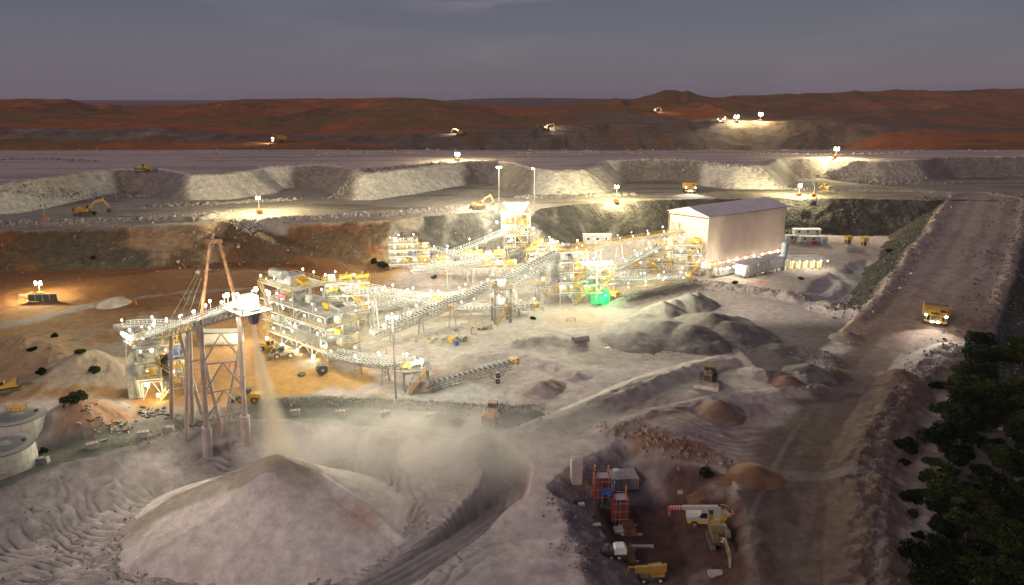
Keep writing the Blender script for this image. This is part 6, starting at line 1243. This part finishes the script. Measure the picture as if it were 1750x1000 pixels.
def scatter_rock():
    rs = np.random.RandomState(21); P = []; S = []; Cc = []
    def along(line, n, w, s0, s1, col, z=None):
        L = np.array(line, float); seg = np.linalg.norm(np.diff(L[:, :2], axis=0), axis=1); cum = np.concatenate([[0], np.cumsum(seg)]); t = rs.uniform(0, cum[-1], n)
        x = np.interp(t, cum, L[:, 0]) + rs.normal(0, w, n); y = np.interp(t, cum, L[:, 1]) + rs.normal(0, w, n)
        s = s0 * (s1 / s0) ** (rs.rand(n) ** 2.2); P.append(np.stack([x, y, terrain(x, y) + s * .12], 1)); S.append(s); Cc.append(np.tile(col, (n, 1)))
    GY, PK, DK_ = C(.34, .31, .27), C(.38, .31, .28), C(.15, .14, .125)
    along(gp([(-60, 389), (120, 384), (260, 379), (395, 366)], ZB), 2600, 2.2, .25, 1.2, GY)
    along(gp([(420, 378), (560, 374), (690, 366), (830, 356)], ZB), 1900, 2.0, .25, 1.1, PK)
    along(gp([(0, 362), (120, 344), (200, 334), (260, 336)], ZB), 700, 2.5, .3, 1.3, GY); along(gp([(262, 352), (380, 348), (500, 341)], ZB), 1500, 2.2, .3, 1.6, GY)
    along(gp([(570, 338), (650, 325), (760, 310)], ZB), 1000, 2.6, .3, 1.5, GY); along(gp([(890, 338), (980, 336), (1080, 332)], ZB), 1100, 2.4, .3, 1.6, GY)
    along(gp([(1175, 306), (1260, 318), (1370, 324)], ZB), 700, 2.6, .3, 1.4, GY); along(gp([(1415, 305), (1500, 315), (1620, 312)], ZB), 1300, 3, .3, 1.8, C(.30, .27, .25))
    along(gp([(1080, 304), (1180, 304)], ZB), 400, 2.5, .3, 1.1, GY); along(gp([(1620, 306), (1750, 304)], ZB), 500, 2.5, .3, 1.2, DK_)
    along(gp([(1400, 328), (1500, 326), (1640, 330), (1740, 334)], ZB), 700, 1.6, .25, .9, PK)
    along(gp([(-20, 430), (200, 425), (420, 425), (600, 420)], 8), 700, 9, .15, .7, C(.26, .20, .15)); along(gp([(620, 405), (800, 398), (1000, 380), (1300, 370), (1560, 365)], 8), 1300, 10, .15, .6, C(.22, .2, .17))
    along(gp([(330, 400), (360, 430), (340, 450)], 6), 60, 7, .5, 1.7, C(.4, .33, .26))
    along(gp([(470, 688), (560, 687), (700, 693), (800, 699), (930, 702)]), 1600, 1.0, .12, .5, C(.32, .30, .26)); along(gp([(850, 712), (900, 712)]), 700, 2.6, .15, .5, C(.17, .16, .14))
    lft = [(p.x - 15.5, p.y) for p in RAMPC]; along(lft, 220, 1.2, .2, .9, PK); along([(p.x + 16, p.y) for p in RAMPC], 260, 1.2, .2, .8, C(.24, .21, .19))
    along([(p.x + 27, p.y) for p in RAMPC], 3200, 8, .2, .9, C(.09, .085, .08)); along([(p.x + 30, p.y + 5) for p in RAMPC], 120, 9, .3, .9, C(.22, .21, .2))
    along(gp([(1500, 1000), (1490, 860), (1500, 760), (1560, 655), (1640, 600)]), 600, 2.0, .10, .4, C(.17, .14, .13)); along(gp([(1750, 700), (1745, 850), (1740, 1000)]), 700, 3.5, .2, .9, C(.2, .19, .185))
    along(gp([(1030, 746), (1110, 770), (1190, 797), (1240, 806)], -2), 500, 1.8, .15, .9, C(.30, .21, .16)); along(gp([(950, 870), (985, 930), (1000, 1000)], -2), 300, 1.5, .12, .6, PK)
    along(gp([(1065, 520), (1200, 488), (1340, 508), (1470, 540)]), 1300, 2.6, .15, .7, GY); along(gp([(400, 60 + 315), (430, 385)], ZB), 250, 2.5, .3, 1.0, GY)
    along(gp([(1330, 600), (1390, 612), (1430, 640)]), 250, 3, .15, .8, DK_)
    along([(p.x - 24, p.y + 4) for p in RAMPC[:4]], 1800, 3.5, .2, .9, C(.085, .08, .065)); along([(p.x - 24, p.y + 4) for p in RAMPC[:4]], 160, 3.5, .2, .6, C(.3, .27, .24))
    ring = [(APX.x + 24.5 * math.cos(a), APX.y - 1 + 21 * math.sin(a)) for a in np.linspace(math.pi * .98, 2 * math.pi, 30)]
    along(ring, 1300, 1.3, .08, .45, C(.45, .385, .35)); along([(p.x, p.y) for p in (G(a, b, -5) for a, b in ((20, 900), (150, 930), (230, 990)))], 500, 5, .08, .35, C(.33, .29, .275)); along([(p.x, p.y) for p in (G(a, b, -3) for a, b in ((250, 778), (330, 745), (400, 735)))], 500, 2.2, .1, .5, C(.36, .31, .29))
    for l in ([(520, 266), (580, 263), (650, 260), (720, 262)], [(0, 274), (90, 272), (160, 276)], [(880, 262), (1000, 260), (1100, 263)], [(1290, 262), (1420, 264), (1560, 261)], [(-100, 259), (500, 257), (1100, 257), (1800, 258)]): along(gp(l, ZU), 420, 2.4, .4, 1.7, C(.42, .36, .32))
    along(gp([(1040, 590), (1150, 598), (1290, 590), (1330, 575)]), 1100, 2.2, .1, .5, C(.20, .18, .16)); along(gp([(1100, 545), (1150, 538), (1200, 535)]), 500, 2.5, .1, .45, C(.3, .28, .24))
    rock_field('loose_rock', np.concatenate(P), np.concatenate(S), np.concatenate(Cc), rs=rs)
scatter_rock()
# heaps on the pad
def heap(name, label, px, py, hs, col, z0=0.0, ext=16, var=.25, group=None, step=.35):
    cs = [(G(a, b, z0), h, sl) for a, b, h, sl in hs]; x0 = min(c[0].x for c in cs) - ext; x1 = max(c[0].x for c in cs) + ext; y0 = min(c[0].y for c in cs) - ext; y1 = max(c[0].y for c in cs) + ext
    def f(X, Y):
        n = fbm(X, Y, 5, 4); n3 = fbm(X + 5, Y, 1.4, 3); h = np.full(X.shape, -9.)
        for c, hh, sl in cs:
            d = np.hypot(X - c.x, Y - c.y); h = np.maximum(h, hz(c.x, c.y) + hh - np.sqrt(d * d + .5) * sl * (1 + n * .5))
        return h + n * .5 + n3 * .22
    def cf(X, Y, Z):
        n = fbm(X, Y, 2.5, 4); return np.clip(np.tile(C(*col), (len(X), 1)) * (1 + n[:, None] * 1.1), .01, .7)
    return patch(name, label, 'heap', x0, x1, y0, y1, step, f, cf, SOIL, group)
heap('gravel_heap', 'grey gravel heap with two sharp peaks on the pad', 1160, 520, [(1133, 536, 4.2, .55), (1152, 528, 3.4, .6), (1178, 524, 4.6, .6), (1190, 520, 4.2, .6), (1098, 545, 2.0, .4)], (.30, .28, .235), ext=13)
heap('gravel_heap', 'broad dark grey gravel heap spreading in front of the peaked one', 1180, 570, [(1140, 570, 4.0, .27), (1215, 562, 5.0, .33), (1245, 572, 4.2, .33), (1090, 580, 2.4, .22), (1180, 578, 4.2, .30)], (.17, .15, .135), ext=22, step=.45)
heap('sand_heap', 'small pink sand heap on the pale pad right of the mobile conveyor', 925, 668, [(928, 668, 2.7, .55), (917, 672, 1.6, .5)], (.36, .28, .26), ext=8); heap('sand_heap', 'small brown heap touching the pink sand heap', 945, 660, [(944, 661, 2.0, .6)], (.30, .21, .14), ext=7)
heap('earth_heap', 'rounded orange earth heap on the right of the red cut', 1285, 808, [(1287, 812, 2.1, .42), (1268, 816, 1.3, .42), (1305, 812, 1.3, .4)], (.22, .12, .07), ext=10); heap('earth_heap', 'small brown peaked heap on the tracked field', 1228, 708, [(1228, 708, 1.7, .6), (1236, 711, 1.0, .6)], (.17, .11, .085), ext=8)
heap('gravel_heap', 'dark gravel heap beside the dusty loader', 890, 716, [(882, 714, 1.9, .4), (905, 712, 1.6, .4)], (.15, .145, .13), ext=9); heap('earth_heap', 'dark low heap behind the road block below the plant', 752, 716, [(750, 716, 1.7, .45), (772, 722, 1.1, .4)], (.13, .12, .11), ext=8)
heap('sand_heap', 'small pale heap on the grey path of the red floor', 196, 517, [(196, 517, 2.4, .5)], (.45, .38, .30), z0=3, ext=9)
heap('earth_heap', 'reddish brown heap at the foot of the ramp', 1455, 575, [(1450, 580, 1.9, .4), (1470, 582, 1.4, .5)], (.20, .155, .125), ext=10); heap('gravel_heap', 'dark stony heap at the edge of the haul road', 1385, 640, [(1382, 642, 2.0, .5)], (.12, .11, .10), ext=7)
heap('earth_heap', 'orange heap beside the dark stony heap on the field', 1340, 655, [(1345, 655, 1.3, .45)], (.24, .14, .10), ext=7)
heap('earth_heap', 'round dark red hill lit on the horizon', 1132, 190, [(1140, 186, .1, .3)], (.2, .08, .04), ext=1) if False else None
# ------------------------------------------------------------------ shrubs and trees
BARK0 = None; LEAF = mat('dark_leaf', (.010, .016, .006), .7, 0, .5, .6); LEAF2 = mat('olive_leaf', (.028, .036, .011), .7, 0, .4, .6); [setattr(q.node_tree.nodes['Principled BSDF'].inputs['Specular IOR Level'], 'default_value', .05) for q in (LEAF, LEAF2)]; BARK = mat('grey_bark', (.12, .10, .08), .9, 0, .3, 2)
def crown_mesh(seed, rad, h0, h1, n, leaf, m):
    rs = np.random.RandomState(seed); k = max(6, int(rad * 5)); cc = rs.normal(0, 1, (k, 3)); cc /= np.linalg.norm(cc, axis=1, keepdims=True); cc *= (rs.rand(k, 1) ** .5)
    cen = np.stack([cc[:, 0] * rad * .78, cc[:, 1] * rad * .78, (h0 + h1) / 2 + cc[:, 2] * (h1 - h0) * .38], 1); cr = rs.uniform(.26, .46, k) * rad
    w = cr ** 2; idx = rs.choice(k, n, p=w / w.sum()); d = rs.normal(0, 1, (n, 3)); d /= np.linalg.norm(d, axis=1, keepdims=True); p = cen[idx] + d * (cr[idx] * rs.uniform(.55, 1.05, n))[:, None] * np.array([1, 1, .8])
    a = rs.normal(0, 1, (n, 3)); a += d * .2; a /= np.linalg.norm(a, axis=1, keepdims=True); b = np.cross(a, rs.normal(0, 1, (n, 3))); b /= np.linalg.norm(b, axis=1, keepdims=True) + 1e-9; s = leaf * rs.uniform(.6, 1.3, (n, 1))
    v = np.stack([p - a * s, p + b * s * .5, p + a * s, p - b * s * .5], 1).reshape(-1, 3); F = np.arange(n * 4).reshape(n, 4)
    me = bpy.data.meshes.new('crown'); me.from_pydata(v.tolist(), [], F.tolist()); me.materials.append(m); return me, cen
def make_tree(name, label, seed, rad, h0, h1, n, leaf, m, cat, group):
    r = thing(name, label, cat, (0, 0, 0), 0, group); me, cen = crown_mesh(seed, rad, h0, h1, n, leaf, m); c = link(bpy.data.objects.new('crown', me)); c.parent = r
    b = MB(); g = random.Random(seed); fork = Vector((g.uniform(-.2, .2), g.uniform(-.2, .2), max(.25, h0 * .9))); b.tube((0, 0, -.4), fork, .05 * rad + .04, .04 * rad + .02, 7)
    for q in cen[:6]: md = fork.lerp(Vector(q), .5) + Vector((0, 0, .15)); b.tube(fork, md, .03 * rad + .015, .02 * rad + .01, 5); b.tube(md, Vector(q), .02 * rad + .01, .008, 5)
    b.build('trunk', BARK, r); return r
PROTO = [make_tree('tree', 'dark bushy tree in the dense belt along the right edge of the photo', 100 + i, 2.0 + .5 * i, 1.0, 3.4 + 1.0 * i, 2600, .30, LEAF if i % 2 else LEAF2, 'tree', 'dark trees in the belt on the right') for i in range(4)]
def plant_trees():
    rs = np.random.RandomState(8); belt = np.array([(1668, 602), (1640, 660), (1612, 730), (1588, 800), (1590, 880), (1600, 1000), (1600, 1090), (1860, 1090), (1830, 840), (1800, 700), (1780, 600)], float); B = np.array([tuple(G(*q))[:2] for q in belt])
    pts = []; tries = 0
    while tries < 9000 and len(pts) < 150:
        tries += 1; x = rs.uniform(B[:, 0].min(), B[:, 0].max()); y = rs.uniform(B[:, 1].min(), B[:, 1].max())
        if poly_sd(np.array([x]), np.array([y]), B)[0] > 0: continue
        u = (x / y) 
        if float(fbm(np.array([x]), np.array([y]), 14, 3)[0]) < -.17: continue
        if any((x - a) ** 2 + (y - b) ** 2 < 3.3 ** 2 for a, b in pts): continue
        pts.append((x, y))
    zs = terrain(np.array([p[0] for p in pts]), np.array([p[1] for p in pts])); first = set()
    for i, (x, y) in enumerate(pts):
        k = i % 4; o = PROTO[k] if k not in first else copy_tree(PROTO[k]); first.add(k)
        o.location = (x, y, zs[i] - .1); o.rotation_euler = (0, 0, rs.uniform(0, 6.28)); s = rs.uniform(.75, 1.25); o.scale = (s * rs.uniform(.9, 1.15), s, s * rs.uniform(.6, .9))
plant_trees()
def shrub(label, px, py, rad, h, m, seed, lo=60): 
    p = GT(px, py, lo); r = make_tree('shrub', label, seed, rad, .1, h, int(900 + 500 * rad), .17 + .03 * rad, m, 'shrub', 'shrubs around the site'); r.location = p
for i, (lb, px, py, rad, h, m) in enumerate((('dark shrub on the orange mound above the others', 93, 578, 1.3, 1.3, LEAF), ('small dark shrub on the left orange mound', 55, 602, 1.3, 1.2, LEAF), ('green shrub at the top of the right earth mound', 140, 606, 1.4, 1.4, LEAF2), ('dark round shrub low on the orange mound', 73, 640, 1.5, 1.2, LEAF), ('bright green shrub low on the right of the mound', 162, 637, 1.6, 1.4, LEAF2), ('green shrubbery on the bank above the tanks', 128, 688, 2.4, 2.0, LEAF2),
        ('little shrub beside the lower tank', 73, 776, 1.0, 1.2, LEAF2), ('green bush in the hollow below the rock scarp', 1207, 814, 1.6, 1.4, LEAF2), ('lone dark shrub on the left slope of the bench', 160, 444, 1.3, 1.2, LEAF), ('dark bush on the spoil bank beside the trees, farthest up', 1600, 666, 2.0, 2.0, LEAF), ('large dark bush at the head of the tree belt', 1662, 604, 2.6, 2.6, LEAF),
        ('wide dark bush on the spoil bank, upper one', 1554, 772, 2.5, 2.5, LEAF), ('small bush below the wide one on the bank', 1546, 795, 1.1, 1.1, LEAF), ('dark bush halfway down the spoil bank', 1556, 856, 2.0, 1.6, LEAF), ('low olive bush on the bank', 1562, 884, 1.1, .9, LEAF2), ('tiny round bush near the tree belt', 1570, 920, .9, .9, LEAF), ('big dark bush at the bottom of the spoil bank', 1568, 962, 2.9, 2.8, LEAF), ('green bush at the bottom right edge', 1572, 1000, 1.7, 1.8, LEAF2),
        ('green scrub at the left foot of the small screening building', 655, 458, 2.6, 2.4, LEAF2), ('second patch of scrub left of the small screening building', 640, 450, 2.0, 1.8, LEAF), ('dry scrub by the circular track', 912, 546, 1.0, .6, LEAF2), ('low scrub under the sagging back conveyor', 743, 476, 1.4, 1.1, LEAF2), ('green scrub by the pale pink module', 1257, 485, 1.3, 1.0, LEAF2), ('green shrub by the drain at the foot of the ramp slope', 1519, 432, 2.2, 1.6, LEAF2), ('shrub on the bund beside the open store', 1369, 478, 1.2, .9, LEAF2))): shrub(lb, px, py, rad, h, m, 300 + i)
# ------------------------------------------------------------------ haze and dust
def volume_mat(name, col, dens, aniso=.25):
    m = bpy.data.materials.new(name); m.use_nodes = True; t = m.node_tree; t.nodes.clear(); o = t.nodes.new('ShaderNodeOutputMaterial'); v = t.nodes.new('ShaderNodeVolumePrincipled')
    v.inputs['Color'].default_value = tuple(col) + (1,); v.inputs['Density'].default_value = dens; v.inputs['Anisotropy'].default_value = aniso; t.links.new(v.outputs[0], o.inputs['Volume']); return m, t, v
def vol_box(name, x0, x1, y0, y1, z0, z1, m):
    b = MB(); b.b2(x0, x1, y0, y1, z0, z1); o = b.build(name, m); o['kind'] = 'stuff'; return o
hm, _, _ = volume_mat('haze_air', (.80, .78, .86), 2.5e-5, .1)
vol_box('haze', -26000, 26000, -300, 24500, -20, 175, hm)
def cloud(name, c, r, dens, col, scale, thr, rz=0.0, sharp=.18):
    m, t, v = volume_mat(name + '_air', col, 0, .15); tc = t.nodes.new('ShaderNodeTexCoord'); nz = _n(t, 'ShaderNodeTexNoise', Scale=scale, Detail=4, Roughness=.55); t.links.new(tc.outputs['Object'], nz.inputs['Vector'])
    mp = t.nodes.new('ShaderNodeMapping'); mp.inputs['Scale'].default_value = tuple(1 / q for q in r); t.links.new(tc.outputs['Object'], mp.inputs[0])
    ln = t.nodes.new('ShaderNodeVectorMath'); ln.operation = 'LENGTH'; t.links.new(mp.outputs[0], ln.inputs[0])
    fo = t.nodes.new('ShaderNodeMapRange'); fo.interpolation_type = 'SMOOTHSTEP'; fo.inputs[1].default_value = .25; fo.inputs[2].default_value = 1.0; fo.inputs[3].default_value = 1; fo.inputs[4].default_value = 0; t.links.new(ln.outputs['Value'], fo.inputs[0])
    nr = t.nodes.new('ShaderNodeMapRange'); nr.inputs[1].default_value = thr - sharp; nr.inputs[2].default_value = thr + sharp; t.links.new(nz.outputs[0], nr.inputs[0])
    a = t.nodes.new('ShaderNodeMath'); a.operation = 'MULTIPLY'; t.links.new(fo.outputs[0], a.inputs[0]); t.links.new(nr.outputs[0], a.inputs[1]); b = t.nodes.new('ShaderNodeMath'); b.operation = 'MULTIPLY'; t.links.new(a.outputs[0], b.inputs[0]); b.inputs[1].default_value = dens; t.links.new(b.outputs[0], v.inputs['Density'])
    bx = MB(); bx.ball((0, 0, 0), 1, 20, 10); bx.v = [(p[0] * r[0], p[1] * r[1], p[2] * r[2]) for p in bx.v]; o = bx.build(name, m); o.location = c; o.rotation_euler = (0, 0, rz); o['kind'] = 'stuff'; return o
DUST = (.93, .87, .82)
c = G(690, 806, -4); cloud('dust_cloud', (c.x, c.y, -.5), (35, 23, 8.0), .125, DUST, .13, .48, .1, .13)
c = G(860, 740, 0); cloud('dust_drift', (c.x, c.y - 4, 0), (36, 20, 6.5), .045, DUST, .07, .46, .5)
c = D(800, 560, 190); 0 and cloud('plant_dust', (c.x - 8, c.y + 12, 4), (100, 66, 26), .0007, (.85, .80, .66), .03, .42)
# the stream of sand falling from the stacker head
def stream():
    e = ST_H + (ST_H - ST_T).normalized() * 1.4; a = Vector((e.x, e.y, ST_H.z - 3.2)); b = Vector((APX.x + 1.2, APX.y + .3, APX.z - .6))
    c = lambda t: Vector((a.x + (b.x - a.x) * (t * .35 + t * t * .65), a.y + (b.y - a.y) * (t * .35 + t * t * .65), a.z + (b.z - a.z) * t)); rad = lambda t: .55 + 3.6 * t ** 1.5
    mb = MB(); n = 16; K = 18
    for k in range(K):
        p = c(k / (K - 1)); r = rad(k / (K - 1)) * 1.15
        for i in range(n): w = 2 * math.pi * i / n; mb.v.append((p.x + r * math.cos(w), p.y + r * math.sin(w), p.z))
    for k in range(K - 1):
        for i in range(n): j = (i + 1) % n; mb.f.append((k * n + i, k * n + j, (k + 1) * n + j, (k + 1) * n + i))
    mb.f += [tuple(range(n)), tuple(range(K * n - 1, (K - 1) * n - 1, -1))]
    m, t, v = volume_mat('falling_sand_air', (.86, .74, .58), .5, .1); L = t.links
    def mth(op, x, y=None, z=None):
        q = t.nodes.new('ShaderNodeMath'); q.operation = op
        for i, w in enumerate((x, y, z)):
            if w is None: continue
            if isinstance(w, (int, float)): q.inputs[i].default_value = w
            else: L.new(w, q.inputs[i])
        return q.outputs[0]
    tc = t.nodes.new('ShaderNodeTexCoord'); sp = t.nodes.new('ShaderNodeSeparateXYZ'); L.new(tc.outputs['Object'], sp.inputs[0])
    tt = mth('MAXIMUM', mth('MULTIPLY', mth('SUBTRACT', sp.outputs['Z'], a.z), 1 / (b.z - a.z)), 0.0)
    sh = mth('ADD', mth('MULTIPLY', tt, .35), mth('MULTIPLY', mth('MULTIPLY', tt, tt), .65))
    dx = mth('SUBTRACT', sp.outputs['X'], mth('MULTIPLY_ADD', sh, b.x - a.x, a.x)); dy = mth('SUBTRACT', sp.outputs['Y'], mth('MULTIPLY_ADD', sh, b.y - a.y, a.y))
    d = mth('SQRT', mth('ADD', mth('MULTIPLY', dx, dx), mth('MULTIPLY', dy, dy))); r = mth('MULTIPLY_ADD', mth('POWER', tt, 1.5), 3.6, .55)
    q = mth('MAXIMUM', mth('SUBTRACT', 1.0, mth('DIVIDE', d, r)), 0.0); q = mth('POWER', q, 1.4)
    mp = t.nodes.new('ShaderNodeMapping'); mp.inputs['Scale'].default_value = (1, 1, .16); L.new(tc.outputs['Object'], mp.inputs[0]); nz = _n(t, 'ShaderNodeTexNoise', Scale=.9, Detail=4, Roughness=.6); L.new(mp.outputs[0], nz.inputs['Vector'])
    nn = mth('MULTIPLY_ADD', nz.outputs[0], 2.2, -.25); dn = mth('DIVIDE', 2.1, mth('POWER', r, 1.15)); L.new(mth('MULTIPLY', mth('MULTIPLY', q, nn), dn), v.inputs['Density'])
    o = mb.build('falling_sand', m); o['kind'] = 'stuff'
stream()
